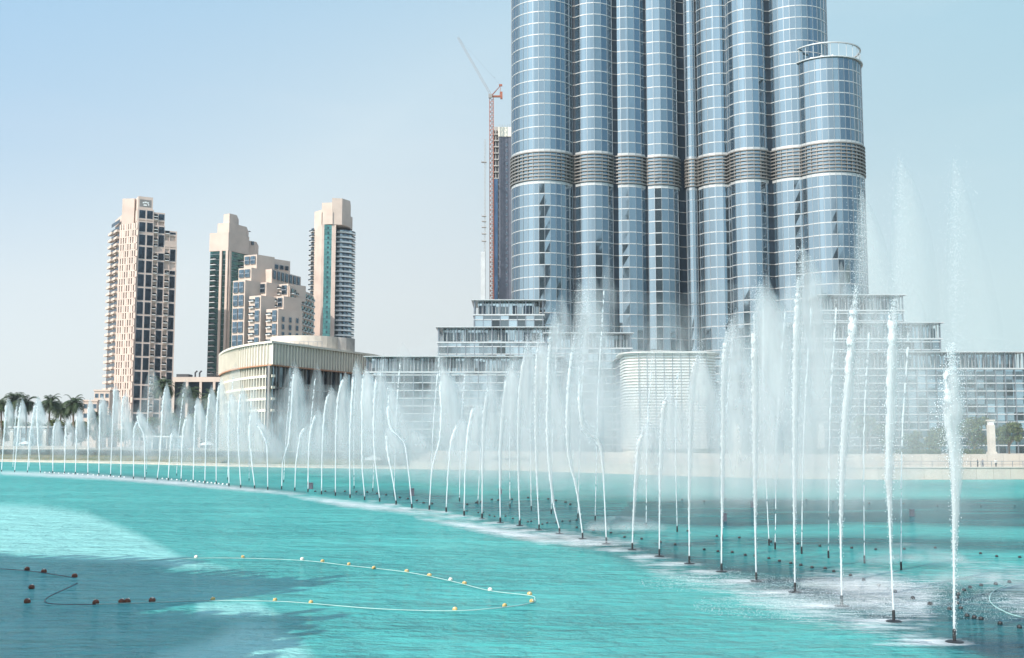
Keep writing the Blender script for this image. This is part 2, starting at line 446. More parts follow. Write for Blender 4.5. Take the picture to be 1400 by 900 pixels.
mg = N.new('ShaderNodeMixShader'); L.new(mth('MULTIPLY', fr.outputs[0], 0.31), mg.inputs[0]); L.new(b.outputs[0], mg.inputs[1]); L.new(gl.outputs[0], mg.inputs[2])
L.new(mg.outputs[0], N['Material Output'].inputs[0])
M['water'] = m

m, nt, N, L = newmat('ground_paving')
b = N['Principled BSDF']; b.inputs['Roughness'].default_value = 0.9
tc = N.new('ShaderNodeTexCoord')
col = mixc(rng(noise(0.02, (1, 1, 1)), 0.3, 0.7), (0.36, 0.31, 0.25), (0.44, 0.39, 0.33))
L.new(col, b.inputs['Base Color']); M['ground'] = m

m, nt, N, L = newmat('quay_stone')
b = N['Principled BSDF']; b.inputs['Roughness'].default_value = 0.85
tc = N.new('ShaderNodeTexCoord')
mp = N.new('ShaderNodeMapping'); mp.inputs['Rotation'].default_value = (pi/2, 0, 0)
L.new(tc.outputs['Object'], mp.inputs[0])
br = N.new('ShaderNodeTexBrick'); L.new(mp.outputs[0], br.inputs['Vector'])
br.inputs['Color1'].default_value = (0.55, 0.49, 0.42, 1); br.inputs['Color2'].default_value = (0.48, 0.43, 0.37, 1)
br.inputs['Mortar'].default_value = (0.30, 0.26, 0.22, 1); br.inputs['Scale'].default_value = 1.0
br.inputs['Mortar Size'].default_value = 0.04; br.inputs['Brick Width'].default_value = 3.2; br.inputs['Row Height'].default_value = 2.4
br.offset = 0
L.new(mixc(rng(noise(0.4, (1, 1, 0.4)), 0.3, 0.7, 0, 0.35), br.outputs['Color'], (0.36, 0.31, 0.26)), b.inputs['Base Color'])
M['quay'] = m
m, nt, N, L = newmat('lawn')
b = N['Principled BSDF']; b.inputs['Roughness'].default_value = 0.95
tc = N.new('ShaderNodeTexCoord')
L.new(mixc(rng(noise(0.35, (1, 1, 1), 6, .7), 0.35, 0.65), (0.06, 0.085, 0.035), (0.16, 0.14, 0.08)), b.inputs['Base Color']); M['lawn'] = m

# ------------------------------------------------------------------ lake
def poly_sd(px, py, poly):
    """signed distance (inside positive) of many pixels to a polygon"""
    poly = np.array(poly, float); n = len(poly)
    d = np.full(px.shape, 1e9); ins = np.zeros(px.shape, bool)
    for i in range(n):
        a, c = poly[i], poly[(i+1) % n]
        e = c - a; wx, wy = px - a[0], py - a[1]
        t = np.clip((wx*e[0] + wy*e[1]) / (e @ e + 1e-9), 0, 1)
        d = np.minimum(d, np.hypot(wx - e[0]*t, wy - e[1]*t))
        cnd = (a[1] > py) != (c[1] > py)
        xi = (c[0]-a[0]) * (py - a[1]) / (c[1]-a[1] + 1e-12) + a[0]
        ins ^= cnd & (px < xi)
    return np.where(ins, d, -d)
def soft(px, py, poly, s): return np.clip(poly_sd(px, py, poly) / s * 0.5 + 0.5, 0, 1)

# front row of jets: nozzle at the water, then the bends of the stream, the last point its top
JETS = [
 [(1305,878),(1304,740),(1303,640),(1296,575),(1298,535),(1300,470)],
 [(1222,850),(1215,690),(1213,640),(1217,500),(1222,410)],
 [(1151,829),(1149,690),(1152,600),(1160,500),(1170,390)],
 [(1087,810),(1085,640),(1086,500),(1091,380)],
 [(1034,795),(1031,660),(1030,540),(1031,430)],
 [(986.5,782),(987,640),(988,520),(993,455)],
 [(942.5,771),(942,640),(945,530),(953,488)],
 [(901.5,761),(902,640),(905,570),(911,545)],
 [(864.5,752),(867,680),(872,615),(880,588)],
 [(829,744),(824,640),(817,605),(800,590),(793,565),(791,500)],
 [(796.5,737),(788,670),(776,615),(776,540),(785,455)],
 [(765,730),(755,680),(748,600),(749,520),(752,450)],
 [(737,725),(733,630),(732,550),(735,465)],
 [(710.5,719),(708,620),(710,540),(718,475)],
 [(684,715),(683,640),(685,580),(694,503)],
 [(659,709),(659.5,620),(661,570),(667,527)],
 [(634.5,705),(636,640),(640,590),(648,550)],
 [(610,700),(613,640),(618,600),(627,577)],
 [(587,697),(591,640),(601,600),(603,560),(601,505)],
 [(563,695),(558,640),(553,608),(545,597),(532,580),(530,530)],
 [(541.5,690),(536,650),(530,620),(527,590)],
 [(519,686),(512,620),(511,560),(515,510)],
 [(498.5,684),(495,630),(495,560),(497,508)],
 [(478.5,681),(478,610),(480,560),(484,500)],
 [(458.5,678),(459,600),(462,545),(470,515)],
 [(439.5,676),(441,600),(445,555),(450,535)],
 [(421,673),(422,620),(425,588),(432,566)],
 [(403,671),(405,630),(411,595),(418,585)],
 [(385,669),(387,630),(395,600),(400,530),(402,505)],
 [(366,670),(365,615),(360,596),(350,578)],
 [(348,668),(344,630),(341,590),(344,560)],
 [(329,667),(326,610),(326,570),(329,532)],
 [(313,665),(312.5,600),(313,540)],
 [(295.5,662),(296,570),(300,520)],
 [(280,661),(282,590),(287,532)],
 [(264,660),(266,585),(268,548)],
 [(247.5,658),(250,592),(255,570)],
 [(230,657),(233,610),(236,590)],
 [(215,656.5),(219,617),(222,560),(226,528)],
 [(198,656),(197,600),(190,580),(187,565)],
 [(182.5,655),(183,592),(188,575)],
 [(165,652.5),(167,560),(170,540)],
 [(151,651),(155,555),(156,530)],
 [(135,650),(137,545)],
 [(120,649),(121,550)],
 [(103,648.3),(105,563)],
 [(88,647.6),(90,577)],
 [(72,647),(73,592),(76,577)],
 [(55,646.5),(52,600),(50,546)],
 [(37.5,646),(42,590),(48,550)],
 [(20,645.5),(28,550)],
 [(2,645),(9,549)],
 [(-16,644.5),(-12,560)],
]
rows = []
y = 604.0
while y < 640: rows.append(y); y += 2
while y < 1000: rows.append(y); y += 2.5
while y < 1500: rows.append(y); y += 20
cols = np.concatenate([np.arange(-700, -60, 40), np.arange(-60, 1460, 4.0), np.arange(1460, 2140, 40)])
PX, PY = np.meshgrid(cols, np.array(rows))
u, v = (PX - 700) / F, (450 - PY) / F
s = -HC / (sP + v * cP)
VX, VY = u * s, (cP - v * sP) * s
nr, nc = PX.shape
verts = np.stack([VX.ravel(), VY.ravel(), np.zeros(nr*nc)], 1).tolist()
faces = [(i*nc+j, i*nc+j+1, (i+1)*nc+j+1, (i+1)*nc+j) for i in range(nr-1) for j in range(nc-1)]
k0 = len(verts)
verts += [(-3000, -3000, -0.02), (3000, -3000, -0.02), (3000, 1200, -0.02), (-3000, 1200, -0.02)]
faces.append((k0, k0+1, k0+2, k0+3))
light = np.zeros(PX.shape)  # sunlit patches of the lake, painted as paler water colour
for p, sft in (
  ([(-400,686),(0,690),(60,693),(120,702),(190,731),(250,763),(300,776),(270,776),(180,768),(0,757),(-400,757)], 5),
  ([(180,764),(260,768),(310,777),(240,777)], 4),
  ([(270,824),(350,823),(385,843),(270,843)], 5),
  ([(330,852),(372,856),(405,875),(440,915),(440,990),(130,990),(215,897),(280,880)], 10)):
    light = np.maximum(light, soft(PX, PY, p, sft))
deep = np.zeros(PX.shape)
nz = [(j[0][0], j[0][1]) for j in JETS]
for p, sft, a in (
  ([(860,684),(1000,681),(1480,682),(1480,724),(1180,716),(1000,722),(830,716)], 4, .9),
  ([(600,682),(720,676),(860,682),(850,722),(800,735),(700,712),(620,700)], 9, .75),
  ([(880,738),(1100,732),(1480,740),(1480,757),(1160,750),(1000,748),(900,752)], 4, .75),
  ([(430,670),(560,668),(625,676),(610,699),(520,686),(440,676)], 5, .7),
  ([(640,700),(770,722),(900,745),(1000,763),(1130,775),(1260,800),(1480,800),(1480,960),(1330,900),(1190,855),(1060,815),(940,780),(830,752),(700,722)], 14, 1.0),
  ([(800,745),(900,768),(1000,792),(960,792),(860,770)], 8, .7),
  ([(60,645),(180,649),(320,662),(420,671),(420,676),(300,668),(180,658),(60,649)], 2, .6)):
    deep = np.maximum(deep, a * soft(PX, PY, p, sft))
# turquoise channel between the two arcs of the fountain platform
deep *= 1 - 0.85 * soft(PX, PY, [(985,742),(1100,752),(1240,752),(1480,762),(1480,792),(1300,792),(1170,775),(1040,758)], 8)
foam = np.zeros(PX.shape)
for p, sft, a in (
  ([(0,644),(120,648),(240,657),(330,666),(420,676),(400,677),(280,667),(160,657),(0,649)], 3, .85),
  ([(395,678),(440,681),(520,690),(580,699),(560,702),(470,693)], 4, .9),
  ([(480,688),(560,696),(640,707),(620,711),(560,704)], 4, .6),
  ([(570,708),(640,714),(720,727),(790,741),(740,743),(660,728)], 5, .95),
  ([(720,735),(770,728),(830,738),(870,742),(790,748)], 8, .8),
  ([(860,760),(960,790),(1080,812),(1260,860),(1270,872),(1190,868),(1090,846),(980,808),(900,786)], 16, .62),
  ([(1100,790),(1200,778),(1290,800),(1270,850),(1180,838)], 18, .7),
  ([(1290,760),(1400,780),(1480,800),(1480,870),(1390,852)], 25, .5)):
    foam = np.maximum(foam, a * soft(PX, PY, p, sft))
for j in JETS[:22]:                                  # churned water round each nozzle
    bx, by = j[0]; q = max(4, (by - 640) * 0.13)
    foam = np.maximum(foam, 0.8 * np.clip(1.3 - np.hypot((PX - bx + q*1.2) / (q * 2.4), (PY - by) / (q*0.22)), 0, 1))
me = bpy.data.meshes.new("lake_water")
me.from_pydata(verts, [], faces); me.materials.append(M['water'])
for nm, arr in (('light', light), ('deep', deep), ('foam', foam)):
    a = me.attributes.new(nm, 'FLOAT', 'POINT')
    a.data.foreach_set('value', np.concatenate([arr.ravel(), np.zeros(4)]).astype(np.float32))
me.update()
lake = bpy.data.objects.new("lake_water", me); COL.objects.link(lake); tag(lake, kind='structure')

# ------------------------------------------------------------------ shore: quay, promenade, land
SHORE = [G(*p) for p in ((-60,630.5),(0,631.5),(100,633),(200,635),(310,638),(420,640),(560,641.5),(700,643.5),(800,646.5),(900,650),(1000,653),(1100,655),(1200,656),(1300,656),(1420,655.5),(1500,655))]
SHORE = [Vector((-2500, SHORE[0].y + 260, 0)), Vector((-420, SHORE[0].y + 30, 0))] + SHORE + [Vector((240, 200, 0)), Vector((2500, 320, 0))]
def shore_y(x):
    for a, c in zip(SHORE, SHORE[1:]):
        if a.x <= x <= c.x: return a.y + (c.y - a.y) * (x - a.x) / (c.x - a.x)
    return 300
def strip(name, d0, d1, z0, z1, m, xmin=-1e9, xmax=1e9):
    b = MB()
    A = [(p.x, p.y + d0) for p in SHORE]; B = [(p.x, p.y + d1) for p in SHORE]
    for i in range(len(A) - 1):
        a0, a1, b0, b1 = A[i], A[i+1], B[i], B[i+1]
        if a0[0] < xmin or a0[0] >= xmax: continue
        b.quad((*a0, z1), (*a1, z1), (*b1, z1), (*b0, z1))
        b.quad((*a0, z0), (*a1, z0), (*a1, z1), (*a0, z1))
        b.quad((*b1, z0), (*b0, z0), (*b0, z1), (*b1, z1))
    return b.build(name, m)
ZL = 3.9
o = strip("quay_wall", 0, 0.9, -0.5, 2.05, M['quay'], -40); tag(o, "tall pale stone quay wall standing in the water below the light pillars", "quay wall")
o = strip("quay_coping", -0.15, 1.1, 2.053, 2.25, M['stone'], -40); tag(o, "pale stone coping slab along the top of the tall quay wall", "coping")
o = strip("quay_wall", 0, 0.9, -0.5, .6, M['quay'], -1e9, -40); tag(o, "low pale stone kerb wall at the water's edge before the palms", "quay wall")
o = strip("quay_coping", -0.15, 1.1, .603, .78, M['stone'], -1e9, -40); tag(o, "thin pale stone coping on the low kerb wall before the palms", "coping")
o = strip("promenade", 1.1, 9.5, 0.4, 1.95, M['ground'], -40); tag(o, kind='structure')
o = strip("lower_path", 1.1, 9.5, -.2, .55, M['ground'], -1e9, -40); tag(o, kind='structure')
o = strip("terrace_wall", 9.5, 10.2, 0.4, ZL + 0.5, M['quay'], -40); tag(o, "pale stone retaining wall behind the lower promenade walkway", "retaining wall")
b = MB()
A = [(p.x, p.y + 10.2) for p in SHORE]
for i in range(len(A) - 1):
    b.quad((*A[i], ZL), (*A[i+1], ZL), (A[i+1][0]*1.0, 9000, ZL), (A[i][0]*1.0, 9000, ZL))
b.quad((-9000, 700, ZL), (-2500, 700, ZL), (-2500, 9000, ZL), (-9000, 9000, ZL)); b.quad((2500, 330, ZL), (9000, 330, ZL), (9000, 9000, ZL), (2500, 9000, ZL))
o = b.build("ground", M['ground']); tag(o, kind='structure')
b = MB()
for i in range(len(A) - 1):
    if SHORE[i].x >= -40: continue
    p, q = SHORE[i], SHORE[i+1]
    b.quad((p.x, p.y+9.4, .5), (q.x, q.y+9.4, .5), (q.x, q.y+16, ZL+.03), (p.x, p.y+16, ZL+.03))
    b.quad((p.x, p.y+16, ZL+.03), (q.x, q.y+16, ZL+.03), (q.x, q.y+34, ZL+.03), (p.x, p.y+34, ZL+.03))
o = b.build("planted_bank", M['lawn']); tag(o, kind='structure')
for x0_, x1_, lab in ((-1e9, -40, "thin dark railing along the quay before the planted bank"), (-40, 1e9, "thin dark railing along the quay before the stone retaining wall")):
    dz_ = -1.47 if x1_ == -40 else 0
    b = MB(); pts_ = [p for p in SHORE if x0_ <= p.x <= x1_ and -400 < p.x < 240]
    for p, q in zip(pts_, pts_[1:]):
        t = Vector((q.x-p.x, q.y-p.y)); Ln = t.length; t.normalize(); P_ = (p.x, p.y+.5)
        b.ob(P_, t, 0, Ln, -.04, .04, 3.2+dz_, 3.28+dz_); b.ob(P_, t, 0, Ln, -.02, .02, 2.75+dz_, 2.79+dz_)
        for k_ in range(int(Ln/2)): b.ob(P_, t, k_*2, k_*2+.07, -.035, .035, 2.25+dz_, 3.2+dz_)
    tag(b.build("railing", M['mull']), lab, "railing")

# ------------------------------------------------------------------ the glass skyscraper
TW = empty("skyscraper", (50, 322, ZL), "huge blue glass skyscraper of rounded bays ringed by a brown louvred band", "skyscraper")
FLOOR = 3.45
Z_B0, Z_B1 = zof(237, 300), zof(192, 300)
def zlevels(ztop):
    below, z = [], Z_B0
    while z - FLOOR > ZL: z -= FLOOR; below.append(z)
    above, z = [], Z_B1
    while z + FLOOR <= ztop: above.append(z); z += FLOOR
    return below[::-1], above
def bay(px0, px1, front, ztop, npan, rscale=1.35):
    zr = 108
    dep = front * cP + (zr - HC) * sP
    r = (px1 - px0) / 2 / F * dep * 1.01 * rscale
    cx = ((px0 + px1) / 2 - 700) / F * (dep + r*.6); cy = front + r
    below, above = zlevels(ztop)
    lv = [ZL] + below + [Z_B0]
    g = MB(); sp = MB(); mu = MB()
    def pane(z0, z1):
        for i in range(npan):
            a0, a1 = 2*pi*i/npan, 2*pi*(i+1)/npan
            if sin((a0+a1)/2) > 0.6: continue
            e = [ru(-.012, .012) for _ in range(4)]
            q = [(cx+(r+e[k])*cos(a), cy+(r+e[k])*sin(a), z) for k, (a, z) in enumerate(((a0,z0),(a1,z0),(a1,z1),(a0,z1)))]
            g.quad(*q)
    for a, c in zip(lv, lv[1:]): pane(a, c)
    nb = 3
    for q in range(nb): pane(Z_B0 + (Z_B1-Z_B0)*q/nb, Z_B0 + (Z_B1-Z_B0)*(q+1)/nb)
    for a in above: pane(a, a + FLOOR)
    top = above[-1] + FLOOR
    g.prism([(cx+(r-.4)*cos(2*pi*k/24), cy+(r-.4)*sin(2*pi*k/24)) for k in range(24)], top-0.4, top)
    o = g.build("bay", M['glass_blue'], TW)
    for zs in (below + [Z_B0], [Z_B1] + above[1:] + [top]):
        sp = mu if r < 3 else MB()  # narrow bay: its spandrel rings sit in the mullion mesh
        for z in zs:
            if z in (Z_B0, Z_B1): sp.ring(cx, cy, r-.25, r+.08, z-.5, z+.3, n=npan)
            else: sp.ring(cx, cy, r-.25, r+.07, z-.13, z+.13, n=npan)
        if r >= 3: sp.build("spandrel", M['band'], o)
    for i in range(npan):
        a = 2*pi*i/npan
        if sin(a) > 0.6: continue
        t = (-sin(a), cos(a)); P = (cx + r*cos(a), cy + r*sin(a))
        mu.ob(P, t, -.05, .05, -.05, .12, ZL, top)
    mu.build("mullion", M['fin'], o)  # in the narrow bay this also holds the spandrel rings
    lo = MB(); bk = MB()
    bk.ring(cx, cy, r-.2, r+.02, Z_B0+.5, Z_B1-.9, n=npan)
    nf = 9
    for k in range(nf):
        z = Z_B0 + 0.55 + (Z_B1 - Z_B0 - 1.3) * k / (nf - 1)
        lo.ring(cx, cy, r-.1, r+.48, z, z+.34, n=40)
    for i in range(0, npan, 1):
        a = 2*pi*i/npan
        if sin(a) > 0.6: continue
        lo.ob((cx+r*cos(a), cy+r*sin(a)), (-sin(a), cos(a)), -.08, .08, -.1, .36, Z_B0+.5, Z_B1-.9)
    lb = lo.build("louvre_band", M['louvre'], o)
    bk.build("louvre_backing", M['louvre_dark'], lb)
    return o, cx, cy, r, top
bays = []
for a in ((699,788,310,205,36,1.0),(788,834,312,190,20),(833.5,879,314.6,175,20),(878.5,922,316,230,20),
          (960.5,1004,314,230,20),(1003.5,1046,308,190,20),(1045,1137,305.5,165,36,1.0),(1086.5,1182,300,117.5,38,1.0)):
    bays.append(bay(*a))
bays.append(bay(937, 953, 318.5, 260, 14, 1.0))
# recessed dark glazing between the bays
c = [(q[1], q[2] - q[3] + 1.55 + 1.2) for q in bays]; c[0] = (c[0][0], c[0][1] + 5); c[7] = (c[7][0], c[7][1] + 6); c[6] = (c[6][0], c[6][1] + 4)
poly = [c[0], c[1], c[2], (c[3][0], c[3][1]+0.3), (c[8][0], c[8][1]+1.2), (c[4][0], c[4][1]+.3), c[5], c[6], c[7], (c[7][0]-3, c[7][1]+22), (60, 372), (20, 352)]
poly = [(p[0], p[1] - 1.2) for p in poly]
b = MB(); b.prism(poly, ZL, 112); rc = b.build("recess_glazing", M['recess'], TW)
poly2 = poly[:8] + [(c[6][0]+2, c[6][1]+18), (60, 372), (20, 352)]
b = MB(); b.prism(poly2, 112, 165); b.build("recess_glazing", M['recess'], TW)
for zone in zlevels(160):
  b = MB()
  for z in zone:
    if Z_B0 - 1 < z < Z_B1 + 1: continue
    pl = poly if z < 110 else poly2
    for i in range(min(7, len(pl) - 4)):
        p, q = Vector(pl[i]), Vector(pl[i+1]); t = (q - p); Ln = t.length; t.normalize()
        b.ob(p, t, 0, Ln, -.1, .12, z-.10, z+.10)
  b.build("recess_rail", M['louvre'], rc)
# open crown on the lowest bay
_, cx, cy, r, top = bays[7]
b = MB(); zt = zof(57, 300)
b.ring(cx, cy, r-.35, r+.2, zt-.3, zt, n=40)
b.ring(cx, cy, r-.2, r+.6, top-.1, top+.2, n=40)
for k in range(26):
    a = 2*pi*k/26
    b.tube([(cx+(r-.1)*cos(a), cy+(r-.1)*sin(a), top), (cx+(r-.1)*cos(a), cy+(r-.1)*sin(a), zt-.2)], .09, 5)
crown = b.build("crown_terrace", M['slat'], TW)
b = MB(); b.lathe((cx+1.5, cy+2, top), [(5.2,0),(5.4,1.6),(4.2,2.6),(1.5,3.0)], 24); b.build("plant_room", M['white'], crown)
b = MB()
for k in range(9):
    a = pi + pi*k/8; b.lathe((cx+(r-2.2)*cos(a), cy+(r-2.2)*sin(a), top), [(.5,0),(.7,.6),(.5,1.2),(.2,1.3)], 8)
b.build("roof_planter", M['white'], crown)

# ------------------------------------------------------------------ stepped glass podium blocks
def podium(px0, px1, ytop, Y, depth, label, rz=0.0, slat=1.95, gm='glass_pod', bayw=2.3, open_top=True, slatm='slat'):
    zt = zof(ytop, Y)
    x0, x1 = xof(px0, Y, zt), xof(px1, Y, zt)
    root = empty("podium_building", ((x0+x1)/2, Y + depth/2, ZL), label, "building", "stepped glass blocks round the foot of the skyscraper")
    canopy = 4.0 if open_top else 0.5
    b = MB(); b.box(x0+.4, x1-.4, Y+.4, Y+depth, ZL, zt-canopy); b.build("glazing", M[gm], root)
    b = MB(); z = ZL + slat
    while z < zt - canopy + .1:
        b.box(x0+.1, x1-.1, Y-.05, Y+depth-.3, z-.11, z+.13); z += slat
    b.build("slat", M[slatm], root)
    b = MB(); n = max(2, int((x1-x0)/bayw))
    for i in range(n+1):
        x = x0 + .4 + (x1-x0-.8)*i/n
        b.box(x-.08, x+.08, Y-.12, Y+.46, ZL, zt-.3)
        if i % 3 == 0: b.box(x-.14, x+.14, Y+.05, Y+.5, ZL, zt-.25)
    for i in range(int(depth/bayw)+1):
        y = Y + .6 + i*bayw
        for x in (x0+.1, x1-.3): b.box(x, x+.2, y-.06, y+.06, ZL, zt-.3)
    b.build("mullion", M['mull'], root)
    b = MB(); b.box(x0-.5, x1+.5, Y-.7, Y+depth+.3, zt-.2, zt)
    if open_top:
        b.box(x0-.1, x1+.1, Y-.25, Y+depth, zt-canopy-.25, zt-canopy+.12)
        for i in range(int((x1-x0)/0.9)): b.box(x0+.5+i*.9, x0+.62+i*.9, Y+.9, Y+1.1, zt-canopy, zt-.3)
    b.build("roof", M['slat'], root)
    if open_top:
        b = MB(); b.box(x0+1.2, x1-1.2, Y+3.2, Y+depth-1, zt-canopy+.12, zt-.34); b.build("roof_lounge", M['glass_pod'], root)
        for k in range(int((x1-x0)/3)):
            if rnd() < .5:
                b = MB(); b.box(x0+1.5+k*3, x0+1.5+k*3+ru(1,2.4), Y+3.05, Y+3.18, zt-canopy+.3, zt-1.2); b.build("lounge_opening", M['glass_dark'], root)
    return root
podium(647, 744, 410, 291, 16, "tallest glass terrace block, with open trellis roof, beside the crane's foot")
podium(598, 760, 447, 284, 20, "glass terrace block with slatted roof trellis, one step below the tallest one")
podium(500, 770, 487, 277, 22, "long low glass block with thin roof trellis beside the curved cream building")
podium(745, 864, 455, 282, 20, "glass terrace block seen through spray between two tall bent jets", open_top=True)
podium(846, 1120, 489, 272, 24, "low glass block behind the round louvred pavilion", open_top=False)
podium(1120, 1236, 403, 276, 15, "tallest glass terrace block under the skyscraper's lowest rounded bay")
podium(1085, 1287, 441, 270, 16, "glass terrace block with a pale upper trellis floor overlooking the trees", open_top=True)
podium(1050, 1402, 481, 262, 22, "widest blue glass block with white slats, behind the trees and light pillars", gm='glass_pod', slat=1.85)

# round louvred pavilion
Yp = 246
zt = zof(481, Yp)
xl, xr = xof(855, Yp, zt-5), xof(984, Yp, zt-5)
root = empty("louvred_pavilion", ((xl+xr)/2, Yp+8, ZL), "rounded pavilion wrapped in closely spaced white horizontal louvres", "building")
def rr(x0, x1, y0, y1, r, n=8):
    out = []
    for cx_, cy_, a in ((x1-r, y0+r, -pi/2), (x1-r, y1-r, 0), (x0+r, y1-r, pi/2), (x0+r, y0+r, pi)):
        out += [(cx_ + r*cos(a + pi/2*k/n), cy_ + r*sin(a + pi/2*k/n)) for k in range(n+1)]
    return out
b = MB(); b.prism(rr(xl+.5, xr-.5, Yp+.5, Yp+17, 4.5), ZL, zt-.4); b.build("wall", M['ivory'], root)
b = MB(); z = ZL + 1.2
while z < zt - .5: 
    b.prism(rr(xl, xr, Yp, Yp+17.5, 5), z, z+.3); z += .66
b.build("louvre", M['white'], root)
b = MB(); b.prism(rr(xl-.9, xr+.9, Yp-.9, Yp+18, 5.5), zt-.3, zt); b.build("roof", M['alu'], root)
b = MB()
for k in range(9): b.box(xl + 3 + k*(xr-xl-6)/8 - .06, xl + 3 + k*(xr-xl-6)/8 + .06, Yp-.12, Yp+.1, ZL, zt-.3)
b.build("mullion", M['mull'], root)

# ------------------------------------------------------------------ curved cream building with the sharp prow
Yc = 306
zt = zof(467, Yc)
def pt(px, Y): return (xof(px, Y, zt), Y)
left_end, prow, right_end = pt(301, 356), pt(372, Yc), pt(508, 353)
path = []
for k in range(15):                                   # bulging left flank
    t = k / 14
    q0, q1, q2 = Vector(left_end), Vector(pt(310, 322)), Vector(prow)
    path.append(tuple((1-t)**2*q0 + 2*t*(1-t)*q1 + t*t*q2))
for k in range(1, 13):
    t = k / 12
    path.append((prow[0] + (right_end[0]-prow[0])*t, prow[1] + (right_end[1]-prow[1])*t))
back = [(right_end[0]+6, right_end[1]+25), (left_end[0]+8, left_end[1]+30)]
root = empty("waterfront_building", (prow[0], Yc + 25, ZL), "cream building with a sharp prow, curved flank and deep ribbed roof fascia", "building")
def inset(pl, d):
    cx_, cy_ = sum(p[0] for p in pl)/len(pl), sum(p[1] for p in pl)/len(pl)
    return [(p[0] + (cx_-p[0])/math.hypot(p[0]-cx_, p[1]-cy_)*d, p[1] + (cy_-p[1])/math.hypot(p[0]-cx_, p[1]-cy_)*d) for p in pl]
full = path + back
zf = zt - 6.4
b = MB(); b.prism(inset(full, 1.6), ZL, zf); b.build("glazing", M['glass_pod'], root)
b = MB(); b.prism(full, zf, zt-.5); fas = b.build("fascia", M['stone'], root)
b = MB(); b.prism(inset(full, -.9), zt-.45, zt+.15); b.build("roof", M['ivory'], root)
b = MB(); b.prism(inset(full, -.5), zf-.35, zf-.02); b.build("fascia_edge", M['rust'], root)
ribs = MB(); cols_ = MB(); dcols = MB()
for i in range(len(path) - 1):
    p, q = Vector(path[i]), Vector(path[i+1]); t = q - p; Ln = t.length; t.normalize()
    nrib = max(2, int(Ln/1.3))
    for k in range(nrib):
        s_ = Ln * k / nrib
        ribs.ob(p, t, s_-.10, s_+.10, .003, .45, zf, zt-.5)
        if i < 14: 
            cols_.ob(p, t, s_-.16, s_+.16, -1.2, -.25, ZL, zf-.3)
        elif k % 2 == 0:
            dcols.ob(p, t, s_-.12, s_+.12, -1.2, -.5, ZL, zf-.3)
    if i < 14:
        for z in (zf-3.2, zf-6.4, zf-9.6, zf-12.8): cols_.ob(p, t, 0, Ln, -1.3, -.3, z-.35, z+.35)
    else:
        for z in (zf-6.4, zf-12.8): dcols.ob(p, t, 0, Ln, -1.3, -.7, z-.2, z+.2)
ribs.build("fascia_rib", M['ivory'], fas)
cols_.build("screen_rib", M['ivory'], root); dcols.build("screen_rib", M['louvre'], root)
b = MB()
for i in range(14, len(path)-1):
    p, q = Vector(path[i]), Vector(path[i+1]); t = q - p; Ln = t.length; t.normalize(); b.ob(p, t, 0, Ln, -1.7, -1.3, ZL, zf-.4)
b.build("dark_glazing", M['glass_dark'], root)
b = MB()
pc = W(418, 470, 345)
b.prism([(pc.x + 11*cos(2*pi*k/32), pc.y + 9*sin(2*pi*k/32)) for k in range(32)], zt-.2, zt+4.6); b.build("rooftop_drum", M['stone'], root)
b = MB(); pr = W(455, 475, 348); b.prism([(pr.x + 7*cos(2*pi*k/24), pr.y + 6*sin(2*pi*k/24)) for k in range(24)], zt-.2, zt+4.6); b.build("rooftop_drum", M['conc'], root)
b = MB()
for k in range(8): x = pc.x - 3 + k*1.4; b.box(x, x+.1, pc.y-9.6, pc.y-9.5, zt, zt+2.6)
b.box(pc.x-3, pc.x+6.9, pc.y-9.62, pc.y-9.48, zt+2.5, zt+2.6); b.build("roof_rail", M['mull'], root)

# ------------------------------------------------------------------ apartment towers
_wm = {}
def win_mesh(w, h, d=0.25, gm='glass_win', rail=True):
    k = (round(w, 2), round(h, 2), gm, rail)
    if k not in _wm:
        b = MB(); b.box(-w/2, w/2, -d, 0, 0, h, 0)
        fr = .14
        for x0, x1, z0, z1 in ((-w/2, -w/2+fr, 0, h), (w/2-fr, w/2, 0, h), (-w/2+fr, w/2-fr, h-fr, h), (-w/2+fr, w/2-fr, 0, fr)) + (((-w/2+fr, w/2-fr, h*.5-.25, h*.5+.25),) if rail else ()):
            b.box(x0, x1, -d-.06, -d+.02, z0, z1, 1)
        _wm[k] = b.mesh("window", [M[gm], M['mull']])
    return _wm[k]
_bm = {}
def bal_mesh(w, dep, h=1.05, m='white'):
    k = (round(w, 2), round(dep, 2), m)
    if k not in _bm:
        b = MB(); b.box(-w/2, w/2, -dep, 0.3, -.14, .14, 0)
        b.box(-w/2, w/2, -dep, -dep+.1, .14, h, 1); b.box(-w/2, -w/2+.1, -dep+.1, 0, .14, h, 1); b.box(w/2-.1, w/2, -dep+.1, 0, .14, h, 1)
        _bm[k] = b.mesh("balcony", [M[m], M['glass_pod'] if m == 'white' else M[m]])
    return _bm[k]
class Facade:
    """vertical plane from P along t; n points out; helpers that set windows and balconies into a lattice of piers"""
    def __init__(s, P, Q, root):
        s.P = Vector(P); t = Vector(Q) - s.P; s.L = t.length; s.t = t.normalized(); s.n = Vector((s.t.y, -s.t.x)); s.root = root
        s.rz = atan2(s.t.y, s.t.x)
    def at(s, a, d, z): 
        q = s.P + s.t*a + s.n*d; return Vector((q.x, q.y, z))
    def win(s, a, z, w, h, d=0.0, gm='glass_win', rail=True): return put("window", win_mesh(w, h, gm=gm, rail=rail), s.root, s.at(a, d, z), s.rz)
    def bal(s, a, z, w, dep=1.2, d=0.0, m='white'): return put("balcony", bal_mesh(w, dep, m=m), s.root, s.at(a, d, z), s.rz)

